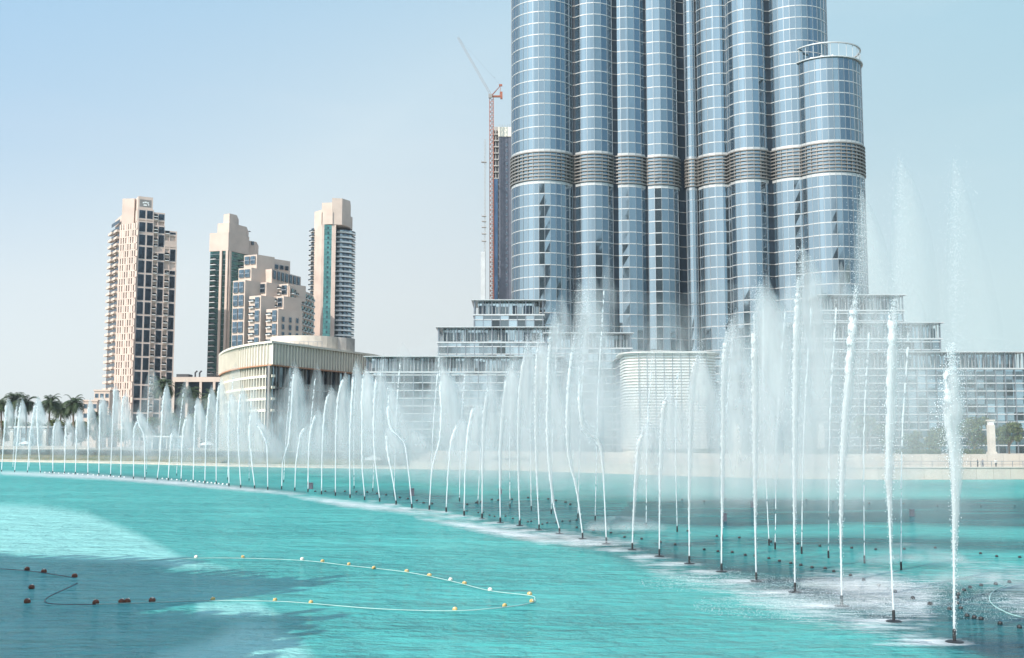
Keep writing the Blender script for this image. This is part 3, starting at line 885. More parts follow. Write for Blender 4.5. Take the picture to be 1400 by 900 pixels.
# -- tower A: rose stone tower with the stepped window grid
YA = 560
cA = W(185, 400, YA); 
def gxy(px, Y, py=400): q = W(px, py, Y); return (q.x, q.y)
C0, C1 = gxy(185, 560), gxy(240.5, 570)
L1, L2 = gxy(161, 566), gxy(149, 582)
rootA = empty("apartment_tower", (cA.x + 5, cA.y + 15, ZL), "tall rose stone tower with stepped dark windows and a sign box on top", "tower block", "apartment towers beyond the lake")
fA = Facade(C0, C1, rootA)
zy = lambda py: zof(py, YA)
wall = MB(); core = MB()
def stepped(s0, s1, tiers, cols_spec, rowh, zrow0):
    """tiers: list of (ztop, setback) from the ground up"""
    zprev = ZL
    for zt_, d in tiers:
        core.ob(fA.P, fA.t, s0+.05, s1-.05, -14, -d-.9, zprev, zt_-.3)
        edges = sorted(set([s0, s1] + [e for c_ in cols_spec for e in c_[:2]]))
        prev = s0
        for a, e, kind in cols_spec:
            wall.ob(fA.P, fA.t, prev, a, -d-.9, -d, zprev, zt_); prev = e
        wall.ob(fA.P, fA.t, prev, s1, -d-.9, -d, zprev, zt_)
        z = zrow0
        while z < zt_ - .5:
            z2 = z + rowh
            if z >= zprev - .5:
                for a, e, kind in cols_spec:
                    zz = max(z, zprev); top_ = min(z2, zt_)
                    wall.ob(fA.P, fA.t, a+.003, e-.003, -d-.87, -d-.03, zz, zz+.85)
                    if top_ - zz < 2.2: continue
                    h = top_ - zz - .85 - (.7 if top_ == zt_ else 0)
                    if kind == 'w': fA.win((a+e)/2, zz+.85, e-a, h, -d-.25, rail=False)
                    else:
                        fA.bal((a+e)/2, zz+.99, e-a-.02, 1.0, -d-.15); fA.bal((a+e)/2, zz+.85+h*.5, e-a-.02, 1.0, -d-.15)
            z = z2
        for a, e, kind in cols_spec: wall.ob(fA.P, fA.t, a+.003, e-.003, -d-.87, -d-.03, zt_-.72, zt_)
        zprev = zt_
rowh = 7.2; z0 = zy(318) - rowh * 15
while z0 < ZL: z0 += rowh
z0 -= rowh
k = fA.L / 55.5
stepped(0, 22.5*k, [(zy(318.5), 0), (zy(301), .9), (zy(284), 1.8)], [(2.4*k, 11*k, 'w'), (13*k, 21.2*k, 'w')], rowh, z0)
stepped(22.5*k, 38*k, [(zy(342), .3), (zy(305), 1.2), (zy(287), 2.1)], [(23*k, 28*k, 'b'), (29.5*k, 37.4*k, 'w')], rowh, z0)
stepped(38*k, 55.5*k, [(zy(365), .2), (zy(332), .8), (zy(311), 1.6)], [(39*k, 44.5*k, 'b'), (46*k, 53.6*k, 'w')], rowh, z0)
wall.ob(fA.P, fA.t, 1.0*k, 21*k, -10, -2.4, zy(284)-.3, zy(267))           # sign box
# left flank: screen of small openings, then stacked balconies
fL = Facade(L1, C0, rootA)
i0, i1 = fA.P + fA.t*.1 - fA.n*1.3, Vector(C1) - fA.t*.1 - fA.n*1.3
core.prism([tuple(i0), tuple(i1), (C1[0]-9, C1[1]+26), (L2[0]+8, L2[1]+22), L2, L1], ZL, zy(325))
core.prism([(L1[0]+.5, L1[1]+.5), (L1[0]+7, L1[1]), (L1[0]+9, L1[1]+12), (L1[0]-2, L1[1]+12)], zy(325), zy(268))
core.prism([(L2[0]+2, L2[1]), (L1[0]+.4, L1[1]+1), (L1[0]+1, L1[1]+12), (L2[0]+6, L2[1]+12)], zy(325), zy(290))
wl = MB()
nfl = int((zy(300) - ZL) / 3.6)
for i in range(nfl):
    z = ZL + 3.6*i
    wl.ob(fL.P, fL.t, 0, fL.L-.3, .003, .55, z, z+.5)
    for a in np.arange(0.3, fL.L-.5, 1.7):
        wl.ob(fL.P, fL.t, a, a+(.95 if (i + int(a*3)) % 3 else 1.5), .003, .5, z+.503, z+3.597)
wl.build("screen_wall", M['pink'], rootA)
fB = Facade(L2, L1, rootA)
for i in range(nfl - 1):
    z = ZL + 4 + 3.6*i
    fB.bal(fB.L*.27, z, fB.L*.42, 1.9, .0, 'cream')
    fB.bal(fB.L*.75, z, fB.L*.34, 1.3, .0, 'cream')
b = MB()
for i in range(nfl): b.ob(fB.P, fB.t, fB.L*.05, fB.L*.95, .003, .12, ZL + 5 + 3.6*i, ZL + 6.9 + 3.6*i)
b.build("balcony_door", M['glass_dark'], rootA)
wall.build("wall", M['pink'], rootA)
core.build("core", M['pink'], rootA)
b = MB()
for (a, w, z) in ((7,2.2,4.2),(9.5,3.0,4.5),(13,2.4,4.3),(8.2,4.5,3.0),(14.2,1.8,3.3)):
    b.ob(fA.P, fA.t, a*k, (a+w)*k, -2.39, -2.28, zy(284)+z-1.2, zy(284)+z-.5)
b.build("sign_lettering", M['white'], rootA)
b = MB(); b.ob(fA.P, fA.t, 3*k, 19*k, -2.39, -2.34, zy(281), zy(271)); b.build("sign_panel", M['louvre'], rootA)

# -- tower B: teal glass tower under a cream stepped crown
YB = 625
zyB = lambda py: zof(py, YB)
B0, B1, B2 = gxy(286, 628), gxy(311, YB), gxy(337, 640)
rootB = empty("apartment_tower", (B1[0], B1[1] + 14, ZL), "teal glass tower with a cream stepped crown, rising behind the terraced block", "tower block", "apartment towers beyond the lake")
b = MB(); b.prism([B0, B1, B2, (B2[0]-6, B2[1]+20), (B0[0]+4, B0[1]+24)], ZL, zyB(343)); b.build("glazing", M['glass_teal'], rootB)
b = MB()
b.prism([(B0[0]-.5, B0[1]-.5), (B1[0], B1[1]-.8), (B2[0]+1, B2[1]-.5), (B2[0]-6, B2[1]+21), (B0[0]+4, B0[1]+25)], zyB(343), zyB(318))
p = [gxy(295, 629), gxy(311, 626), gxy(335, 639), gxy(338, 655), gxy(302, 655)]; b.prism(p, zyB(318)+.003, zyB(304))
p = [gxy(303, 630), gxy(311, 627), gxy(321, 632), gxy(324, 645), gxy(308, 645)]; b.prism(p, zyB(304)+.003, zyB(291))
p = [gxy(320, 634), gxy(349, 646), gxy(352, 660), gxy(326, 656)]; b.prism(p, zyB(347), zyB(322))
b.build("crown", M['cream'], rootB)
fB1 = Facade(B0, B1, rootB); fB2 = Facade(B1, B2, rootB)
b = MB()
for f_, a in ((fB1, .62), (fB1, .95), (fB2, .06)): b.ob(f_.P, f_.t, f_.L*a-.7, f_.L*a+.7, .003, .9, ZL, zyB(343)-.003)
b.build("rib", M['cream'], rootB)
z = zyB(347) - 3
while z > zyB(515):
    fB1.bal(fB1.L*.22, z, 3.2, 1.4); fB2.bal(fB2.L*.72, z, 4.0, 1.6); z -= 3.15
b = MB(); z = ZL + 3
while z < zyB(345):
    for f_ in (fB1, fB2): b.ob(f_.P, f_.t, 0.1, f_.L-.1, -.05, .06, z-.1, z+.1)
    z += 3.15
b.build("floor_line", M['mull'], rootB)
b = MB(); q = W(340.5, 333, 644.5); b.box(q.x-3.6, q.x+3.2, q.y-1.6, q.y-1.0, q.z-1.2, q.z+1.0); b.build("crown_opening", M['glass_dark'], rootB)

# -- terraced block C in front of it
YC = 560
rootC = empty("terraced_block", W(365, 600, YC+25)*1.0, "cream terraced apartment block stepping down between the teal tower and the rounded tower", "apartment block")
rootC.location.z = ZL
wallC = MB(); zC = lambda py: zof(py, YC)
tF = Vector((.90, -.43)).normalized(); tS = Vector((.62, .78)).normalized()       # front runs towards us, side runs away
def stepblock(px, Y, ytop, wf, ws, ybot=600, nrow=None, cols=2, kind='w', rowh=6.9):
    """block whose front-right edge stands at (px,Y)"""
    E = Vector(gxy(px, Y)); P0 = E - tF*wf
    zt_ = zof(ytop, Y); zb = max(ZL, zof(ybot, Y))
    S1 = E + tS*ws
    wallC.prism([tuple(P0), tuple(E), tuple(S1), tuple(S1 - tF*wf)], zb, zt_)
    f_ = Facade(P0, E, rootC); z = zt_ - rowh
    lat = MB()
    n = 0
    while z > zb and (nrow is None or n < nrow):
        cw = (wf - .8) / cols
        for c_ in range(cols):
            if kind == 'w' or (kind == 'm' and c_ == 1): f_.win(.4 + cw*(c_+.5), z + .5, cw - .7, rowh - 1.3, .28)
            else:
                for q in (0, 1): f_.bal(.4 + cw*(c_+.5), z + .6 + q*rowh*.5, cw - .3, 1.2, .0)
        z -= rowh; n += 1
    return f_, E, S1, zt_
stepblock(350, 578, 348, 8.5, 12, 372, 1, 2, 'w', 5.5)
stepblock(343, 570, 366, 8.5, 14, 385, 1, 2, 'w', 5.5)
stepblock(335, 560, 383, 8.0, 22, 600, 6, 2)
stepblock(364, 566, 386, 8.0, 12, 410, 1, 2, 'm', 6)
stepblock(357, 556, 404, 7.5, 20, 600, 4, 2, 'm')
stepblock(394, 570, 388, 8.5, 12, 410, 1, 2, 'm', 6)
stepblock(388, 562, 405, 7.5, 12, 430, 1, 2, 'm', 6)
stepblock(381, 553, 422, 7.5, 16, 600, 3, 2, 'm')
# long receding wing and upper rows
E = Vector(gxy(396, 566)); fW = Facade(E, Vector(gxy(426, 600)), rootC)
zt_ = zof(390, 566)
b = MB()
wallC.prism([tuple(E), gxy(426, 600), gxy(430, 620), gxy(390, 600)], ZL, zt_)
z = zt_ - 4
while z > zof(475, 566):
    for a in np.arange(2.0, fW.L-1, 5.2):
        fW.win(a+1.2, z, 2.6, 2.5, .28, 'glass_teal', False); 
        fW.bal(a+1.2, z-.2, 3.4, 1.3, .3)
    z -= 3.6
wallC.prism([gxy(352, 580), gxy(371, 575), gxy(411, 604), gxy(396, 620), gxy(352, 610)], ZL, zof(369, 578))
wallC.prism([gxy(350, 588), gxy(396, 606), gxy(392, 620), gxy(350, 606)], ZL, zof(351, 590))
fU = Facade(gxy(371, 575), gxy(411, 604), rootC)
for a in np.arange(2.2, fU.L-1.4, 4.2): fU.win(a, zof(386, 588), 2.4, 4.6, .28, 'glass_win', False)
fU2 = Facade(gxy(350, 588), gxy(396, 606), rootC)
for a in np.arange(6, fU2.L-1.2, 3.6): fU2.win(a, zof(367, 596), 2.4, 2.4, .28, 'glass_win', False)
fS = Facade(Vector(gxy(381, 553)), Vector(gxy(381, 553)) + tS*16, rootC)
for i in range(3):
    for j in range(7): fS.win(3 + i*4.6, zof(428, 553) - 4.3 - j*3.9, 1.5, 2.6, .28, 'glass_win', False)
wallC.build("wall", M['cream'], rootC)

# -- tower D: rounded tower with balcony slabs
YD = 640
zD = lambda py: zof(py, YD)
rootD = empty("apartment_tower", (W(454, 400, YD).x, YD + 14, ZL), "rounded tower with white balcony slabs and a cream curved crown", "tower block", "apartment towers beyond the lake")
D0, D1, D2 = gxy(424, 650), gxy(440, 640), gxy(457, 641)
b = MB(); b.prism([D0, D1, (D1[0]+1, D1[1]+22), (D0[0]+4, D0[1]+18)], ZL, zD(310)); b.build("balcony_wall", M['cream'], rootD)
b = MB(); b.prism([D1, D2, (D2[0], D2[1]+20), (D1[0], D1[1]+20)], ZL, zD(307)); b.build("glazing", M['glass_teal'], rootD)
cD = (W(466, 400, 656).x, 656); rD = 19/F*660
b = MB(); b.prism([(cD[0]+(rD-1.6)*cos(2*pi*q/32), cD[1]+(rD-1.6)*sin(2*pi*q/32)) for q in range(32)], ZL, zD(310)); b.build("glazing", M['glass_win'], rootD)
fD = Facade(D0, D1, rootD); z = zD(314)
slab = bpy.data.meshes.new("x")
b = MB(); b.ring(0, 0, rD-1.8, rD, -.45, .45, R(190), R(380), 28, 0); b.ring(0, 0, rD-.12, rD-.02, .45, 1.35, R(190), R(380), 28, 1)
me_slab = b.mesh("balcony", [M['white'], M['glass_pod']])
dw = win_mesh(2.6, 2.0, gm='glass_win', rail=False)
while z > zD(600):
    fD.bal(2.2, z, 3.6, 1.7); 
    put("window", dw, rootD, fD.at(2.4, .28, z+.3), fD.rz)
    put("balcony", me_slab, rootD, (cD[0], cD[1], z), 0); z -= 2.95
b = MB(); fD2 = Facade(D1, D2, rootD)
b.ob(fD2.P, fD2.t, -.6, .8, -.3, .7, ZL, zD(307)); b.ob(fD2.P, fD2.t, fD2.L-2.0, fD2.L+.4, -.3, .8, ZL, zD(307))
b.ob(fD.P, fD.t, fD.L*.52, fD.L*.98, .003, .4, ZL, zD(308)); b.build("pier", M['pink'], rootD)
b = MB(); z = zD(314)
while z > zD(600): b.ob(fD2.P, fD2.t, 2.6, 3.6, .003, .08, z+.5, z+1.7); b.ob(fD2.P, fD2.t, .8, fD2.L-2, -.02, .06, z, z+.16); z -= 2.95
b.build("vent_panel", M['glass_dark'], rootD)
b = MB()
p = [gxy(439, 640), gxy(453, 639)] + [(cD[0]+(rD-2)*cos(a), cD[1]+(rD-2)*sin(a)) for a in np.linspace(R(260), R(365), 10)] + [gxy(478, 672), gxy(445, 668)]
b.prism(p, zD(307), zD(290))
p = [gxy(452, 639.5), gxy(466, 641), gxy(477, 648), gxy(478, 664), gxy(456, 664)]; b.prism(p, zD(307), zD(271))
p = [gxy(438, 641), gxy(453, 640), gxy(456, 662), gxy(442, 660)]; b.prism(p, zD(290)+.01, zD(277))
p = [gxy(428, 648), gxy(438, 642), gxy(444, 660), gxy(432, 662)]; b.prism(p, zD(310), zD(286))
b.build("crown", M['cream'], rootD)

# -- low flat building with black roof plant, and small blocks by the rose tower
YF = 450
zt_ = zof(515, YF)
x0, x1 = xof(238, YF, zt_), xof(312, YF, zt_)
rootF = empty("low_building", ((x0+x1)/2, YF+10, ZL), "low flat building with dark glazing and black roof plant beside the rose tower", "building")
b = MB(); b.box(x0, x1, YF, YF+20, ZL, zt_-2.2); b.build("glazing", M['glass_dark'], rootF)
b = MB(); b.box(x0-.3, x1+.3, YF-.6, YF+20.4, zt_-2.2, zt_-.2)
for q in range(5): x = x0 + (x1-x0)*q/4; b.box(x-.5, x+.5, YF-.5, YF-.01, ZL, zt_-2.2)
b.build("wall", M['cream'], rootF)
b = MB(); b.box(x0+12, x1-1, YF+6, YF+14, zt_-.2, zt_+.8); 
for q in range(9): b.box(x0+12+q*1.6, x0+12.2+q*1.6, YF+5, YF+5.2, zt_-.2, zt_+2.6)
b.box(x0+12, x1-2, YF+5, YF+5.2, zt_+2.4, zt_+2.6); b.box(x0+12, x1-2, YF+5, YF+5.2, zt_+1.2, zt_+1.4)
for q in (7.5, 9.3): b.tube([(x0+q, YF+4, zt_-.2), (x0+q, YF+4, zt_+1.8), (x0+q+.8, YF+4, zt_+2.6)], .35, 8)
b.box(x0, x0+5, YF+3, YF+9, zt_-.2, zt_+1.2)
b.build("roof_plant", M['darkroof'], rootF)
for px0, px1, yt, Y, lab in ((114, 133, 549, 470, "small cream block with one dark window row behind the palms"), (129, 150, 535, 500, "small cream block beside the foot of the rose tower")):
    zt_ = zof(yt, Y); x0, x1 = xof(px0, Y, zt_), xof(px1, Y, zt_)
    rt = empty("small_block", ((x0+x1)/2, Y+6, ZL), lab, "building")
    b = MB(); b.box(x0, x1, Y, Y+12, ZL, zt_); b.box(x0-.3, x1+.3, Y-.3, Y+12.3, zt_+.003, zt_+.7); b.build("wall", M['cream'], rt)
    wm_ = win_mesh(1.6, 1.9, rail=False)
    for q in range(3):
        for zz in (3, 7): put("window", wm_, rt, (x0 + (x1-x0)*(q+.5)/3, Y-.0+.2, zt_-zz), 0)

# -- tower under construction, crane, hoist
YU = 600
zU = lambda py: zof(py, YU)
x0, x1 = xof(673, YU, 100), xof(712, YU, 100); xm = xof(682, YU, 100)
rootU = empty("unfinished_tower", ((x0+x1)/2, YU+12, ZL), "unfinished dark slab tower with open concrete floors beside the orange crane", "tower block")
b = MB(); b.box(xm, x1, YU, YU+24, ZL, zU(187)); b.build("wall", M['slate'], rootU)
b = MB(); b.box(xm-.4, x1+.2, YU-.4, YU+24, zU(187)+.003, zU(174)); b.build("parapet", M['ivory'], rootU)
b = MB()
for q in range(12): b.box(xm+q*.95, xm+q*.95+.12, YU+ru(0,4), YU+4.2, zU(174), zU(174)+ru(1.2, 2.6))
b.box(x0+.5, xm-.5, YU+2, YU+8, zU(178), zU(172)); b.build("rebar", M['conc'], rootU)
wm_ = win_mesh(.9, 1.7, rail=False)
for q in range(23):
    for a in (.36, .62): put("window", wm_, rootU, (xm + (x1-xm)*a, YU+.2, zU(200) - q*3.6), 0)
b = MB(); z = zU(184)
while z > ZL + 3:
    b.box(x0, xm-.003, YU+.3, YU+20, z, z+.55)
    for a in (.1, .5, .9): b.box(x0+(xm-x0)*a-.2, x0+(xm-x0)*a+.2, YU+1, YU+1.5, z+.55, z+3.6)
    z -= 3.6
b.build("floor_slab", M['conc'], rootU)
b = MB(); b.box(x0+.8, xm-.5, YU+2.2, YU+19, ZL, zU(190)); b.build("core", M['slate'], rootU)
b = MB(); b.box(x0+.3, xm-.6, YU-.1, YU+.28, ZL, zU(245)); b.build("glazing", M['blueglass2'], rootU)

def lattice(b, p, q, w, step, r=.09):
    p, q = Vector(p), Vector(q); t = (q-p); Ln = t.length; t.normalize()
    a = t.cross(Vector((0, 1, 0))); 
    if a.length < .1: a = t.cross(Vector((1, 0, 0)))
    a.normalize(); c_ = t.cross(a)
    cr = [a*w/2+c_*w/2, a*w/2-c_*w/2, -a*w/2-c_*w/2, -a*w/2+c_*w/2]
    for o_ in cr: b.tube([p+o_, q+o_], r, 4)
    n = max(1, int(Ln/step))
    for i in range(n):
        u0, u1 = p + t*Ln*i/n, p + t*Ln*(i+1)/n
        for k_ in range(4):
            b.tube([u0+cr[k_], u1+cr[(k_+1) % 4]], r*.7, 3, cap=False); b.tube([u0+cr[k_], u0+cr[(k_+1) % 4]], r*.7, 3, cap=False)
Yk = 592
base = W(674, 420, Yk); base.z = ZL
rootK = empty("tower_crane", base, "orange luffing tower crane with a pale raised jib", "crane")
head = W(672, 134, Yk)
b = MB(); lattice(b, (head.x+.6, Yk, ZL), (head.x, Yk, head.z), 2.1, 2.6, .22); b.build("mast", M['orange'], rootK)
b = MB(); hp = W(670.5, 129, Yk); ht = W(626, 51, Yk); lattice(b, hp, ht, .9, 2.6, .04); b.build("jib", M['palejib'], rootK)
b = MB(); cj = W(687, 131, Yk); b.box(hp.x-.8, cj.x, Yk-.9, Yk+.9, hp.z-1.6, hp.z-.9); b.box(cj.x-1.2, cj.x, Yk-1, Yk+1, hp.z-2.6, hp.z+1.2); b.build("counter_jib", M['orange'], rootK)
b = MB(); af = W(684.5, 117, Yk)
for yy in (-.8, .8): b.tube([(hp.x+.6, Yk+yy, hp.z-.9), (af.x, Yk, af.z)], .16, 5); b.tube([(cj.x-1.5, Yk+yy, hp.z-.9), (af.x, Yk, af.z)], .12, 5)
b.box(af.x-.9, af.x+.9, Yk-.5, Yk+.5, af.z-.4, af.z+.6); b.build("a_frame", M['orange'], rootK)
b = MB(); b.box(hp.x-1.0, hp.x+1.0, Yk-2.0, Yk-.92, hp.z-2.6, hp.z-.4); b.build("cab", M['louvre'], rootK)
b = MB(); b.tube([af, ht], .035, 3); b.build("pendant_cable", M['mull'], rootK)
Yh = 588
base = W(661, 420, Yh); base.z = ZL
rootH = empty("hoist_mast", base, "thin pale construction hoist mast with small platforms beside the crane", "hoist")
b = MB(); tp = W(663.5, 190, Yh); lattice(b, (base.x+.5, Yh, ZL), (tp.x, Yh, tp.z), .8, 2.0, .07); b.build("mast", M['conc'], rootH)
b = MB()
for py, w in ((222, 2.6), (296, 2.2), (303, 2.2), (311, 2.2), (320, 2.2), (330, 2.2)):
    q = W(662, py, Yh); b.box(q.x-w*.6, q.x+w*.5, Yh-1, Yh+1, q.z-.15, q.z+.2); b.box(q.x-w*.6, q.x-w*.6+.08, Yh-1, Yh+1, q.z+.2, q.z+1.0)
b.build("platform", M['conc'], rootH)
b = MB(); q = W(660, 345, Yh); b.box(q.x-1.0, q.x+1.4, Yh-1.2, Yh+1.2, ZL, q.z); b.build("lift_shaft", M['slat'], rootH)

# ------------------------------------------------------------------ building beside the viewpoint whose roof blocks shade the lake
rootS = empty("added_shade_building", (-62, 20, 0), "added sandstone building with flat roofed towers that shade the near water", "building")
b = MB(); dv = Vector((-SUN.x, -SUN.y)); cot = 1/math.tan(SUN_EL); dn = dv.normalized()
def caster(px, py, h, w, dpt, rot=0):
    """block whose roof corner throws its shade on the lake at pixel (px, py)"""
    q = G(px, py); cx_, cy_ = q.x - dn.x*h*cot, q.y - dn.y*h*cot
    pl = [(0, 0), (-w, 0), (-w, -dpt), (0, -dpt)]
    pl = [(cx_ + x*cos(rot) - y_*sin(rot), cy_ + x*sin(rot) + y_*cos(rot)) for x, y_ in pl][::-1]
    b.prism(pl, -.5, h)
    b.prism([(p[0], p[1]) for p in pl], h+.003, h+.5)
    return pl
cpl = [caster(240, 769, 17, 60, 60, R(-12)), caster(430, 796, 25, 22, 5.6, R(-22)), caster(418, 845, 21.5, 10, 30, R(-6))]
rgs = random.Random(11)
for pl, h in zip(cpl, (17, 25, 21.5)):                 # uneven battlements, invented to break the straight shadow edges
    for i in range(4):
        p, q = Vector(pl[i]), Vector(pl[(i+1) % 4]); t = q - p; Ln = t.length; t.normalize(); a = 0.2
        while a < Ln - .5:
            w_ = rgs.uniform(.3, 1.3); hh = rgs.uniform(.15, 1.1) if rgs.random() < .75 else rgs.uniform(1.0, 1.9)
            b.ob(p, t, a, min(Ln, a+w_), -.5, 0.0, h+.503, h+.5+hh); a += w_ + rgs.uniform(.2, 1.1)
b.build("wall", M['stone'], rootS)
wm_ = win_mesh(1.6, 2.6, rail=False)
for pl, h in zip(cpl, (17, 25, 21.5)):
    f_ = Facade(Vector(pl[1]) if False else Vector(pl[0]), Vector(pl[1]), rootS)
    for i in range(len(pl)):
        p, q = Vector(pl[i]), Vector(pl[(i+1) % 4])
        f_ = Facade(p, q, rootS)
        if f_.L > 40: continue
        for a in np.arange(2, f_.L-1.5, 4.5):
            for z in np.arange(2, h-4, 4.5): f_.win(a, z, 1.6, 2.6, .22, rail=False)
b = MB(); b.box(-140, -34, -60, 26, -1, .9); o = b.build("market_quay", M['stone']); tag(o, kind='structure')
# other buildings round the near side of the lake, mirrored in the skyscraper's glass
for x, y_, w, h, m_ in ((95, -210, 34, 190, 'slate'), (210, -160, 40, 150, 'conc'), (20, -260, 70, 60, 'stone'), (-75, -330, 40, 230, 'cream'), (300, 60, 40, 110, 'ivory'), (-300, -120, 44, 120, 'pink')):
    rt = empty("shore_building", (x, y_, 0), "plain %s building with dark window bands on the near shore" % {'cream': 'cream', 'conc': 'grey', 'stone': 'sandstone', 'slate': 'dark', 'ivory': 'ivory', 'pink': 'rose'}[m_], "building")
    b = MB(); b.box(x-w/2, x+w/2, y_-15, y_+15, -.5, h); b.build("wall", M[m_], rt)
    b = MB()
    for z in np.arange(4, h-3, 4): b.box(x-w/2+1.5, x+w/2-1.5, y_+14.9, y_+15.05, z, z+2.3)
    b.build("window_band", M['glass_dark'], rt)

# ------------------------------------------------------------------ shore furniture
def pillar(px, ytop, Y, lab):
    q = W(px, ytop, Y)
    rt = empty("light_pillar", (q.x, Y, ZL), lab, "light pillar", "pale stone light pillars on the promenade")
    b = MB(); b.box(q.x-.62, q.x+.62, Y-.62, Y+.62, ZL, q.z-1.1); b.box(q.x-.8, q.x+.8, Y-.8, Y+.8, ZL+.003, ZL+.7); b.build("shaft", M['stone'], rt)
    b = MB(); b.box(q.x-.5, q.x+.5, Y-.5, Y+.5, q.z-1.1, q.z-.3); b.build("lantern", M['white'], rt)
    b = MB(); b.box(q.x-.72, q.x+.72, Y-.72, Y+.72, q.z-.3, q.z); b.build("cap", M['stone'], rt)
pillar(1354, 574, 232, "light pillar standing beside the last tree before the thick frothy jet")
pillar(1122, 577, 236, "light pillar beside the small dark tree, seen through thin spray")
pillar(1007, 579, 240, "light pillar behind spray between two slender upright jets near the pavilion")
pillar(17, 587, 396, "pale light pillar between the first two palms of the shore row")
pillar(62, 587, 392, "pale light pillar under the third palm of the shore row")
# kiosk on the quay
Yk_ = 262; q0, q1 = W(672, 641, Yk_), W(722, 624, Yk_)
rt = empty("kiosk", ((q0.x+q1.x)/2, Yk_+2, 2.0), "low cream kiosk with dark doorways standing on the quay", "kiosk")
b = MB(); b.box(q0.x, q1.x, Yk_, Yk_+4, 2.0, q1.z-.35); b.build("wall", M['stone'], rt)
b = MB(); b.box(q0.x-.4, q1.x+.4, Yk_-.5, Yk_+4.3, q1.z-.35, q1.z); b.build("roof", M['ivory'], rt)
for a, w in ((.12, 1.0), (.42, .5), (.72, .5), (.88, .5)):
    b = MB(); x = q0.x + (q1.x-q0.x)*a; b.box(x-w/2, x+w/2, Yk_-.06, Yk_-.003, 2.05, q1.z-.7); b.build("doorway", M['glass_dark'], rt)
# shore cafe behind the palms
for px0, px1, yt, Y, lab in ((14, 78, 583, 412, "low glazed pavilion with a white flat roof under the palms"), (196, 250, 596, 372, "low glazed waterside shelter with a white roof behind the spray"), (1, 120, 611, 386, "long low cream garden wall behind the shore palms")):
    zt_ = zof(yt, Y); x0, x1 = xof(px0, Y, zt_), xof(px1, Y, zt_)
    if 'wall' in lab:
        b = MB(); b.box(x0, x1, Y, Y+1, 1.0, zt_); b.box(x0, x1, Y-.2, Y+1.2, zt_+.003, zt_+.3); tag(b.build("garden_wall", M['stone']), lab, "wall"); continue
    rt = empty("shore_pavilion", ((x0+x1)/2, Y+4, ZL), lab, "pavilion")
    b = MB(); b.box(x0+.6, x1-.6, Y+.6, Y+8, ZL, zt_-.5); b.build("glazing", M['glass_pod'], rt)
    b = MB(); b.box(x0-.6, x1+.6, Y-.6, Y+9, zt_-.5, zt_); b.build("roof", M['white'], rt)
    b = MB()
    for q in range(6): x = x0+.5+(x1-x0-1)*q/5; b.box(x-.15, x+.15, Y+.2, Y+.5, ZL, zt_-.5)
    b.build("column", M['white'], rt)
def parasol(px, py, Y, zg, lab, r=2.6):
    q = W(px, py, Y)
    rt = empty("parasol", (q.x, Y, zg), lab, "parasol", "white parasols on the shore")
    b = MB(); b.lathe((q.x, Y, q.z), [(r, -.35), (r*1.0, -.25), (r*.5, .35), (.1, .75)], 12); b.build("canopy", M['white'], rt)
    b = MB(); b.tube([(q.x, Y, zg), (q.x, Y, q.z)], .07, 6); b.build("pole", M['mull'], rt)
parasol(510, 627, shore_y(W(510, 627, 270).x)+4, .55, "wide white parasol by the water, between two leaning jets", 2.4)
parasol(283, 607, 305, .55, "white parasol beyond the spray, below the curved building", 2.2)
parasol(35, 606, 388, ZL, "white parasol under the palms", 2.4)

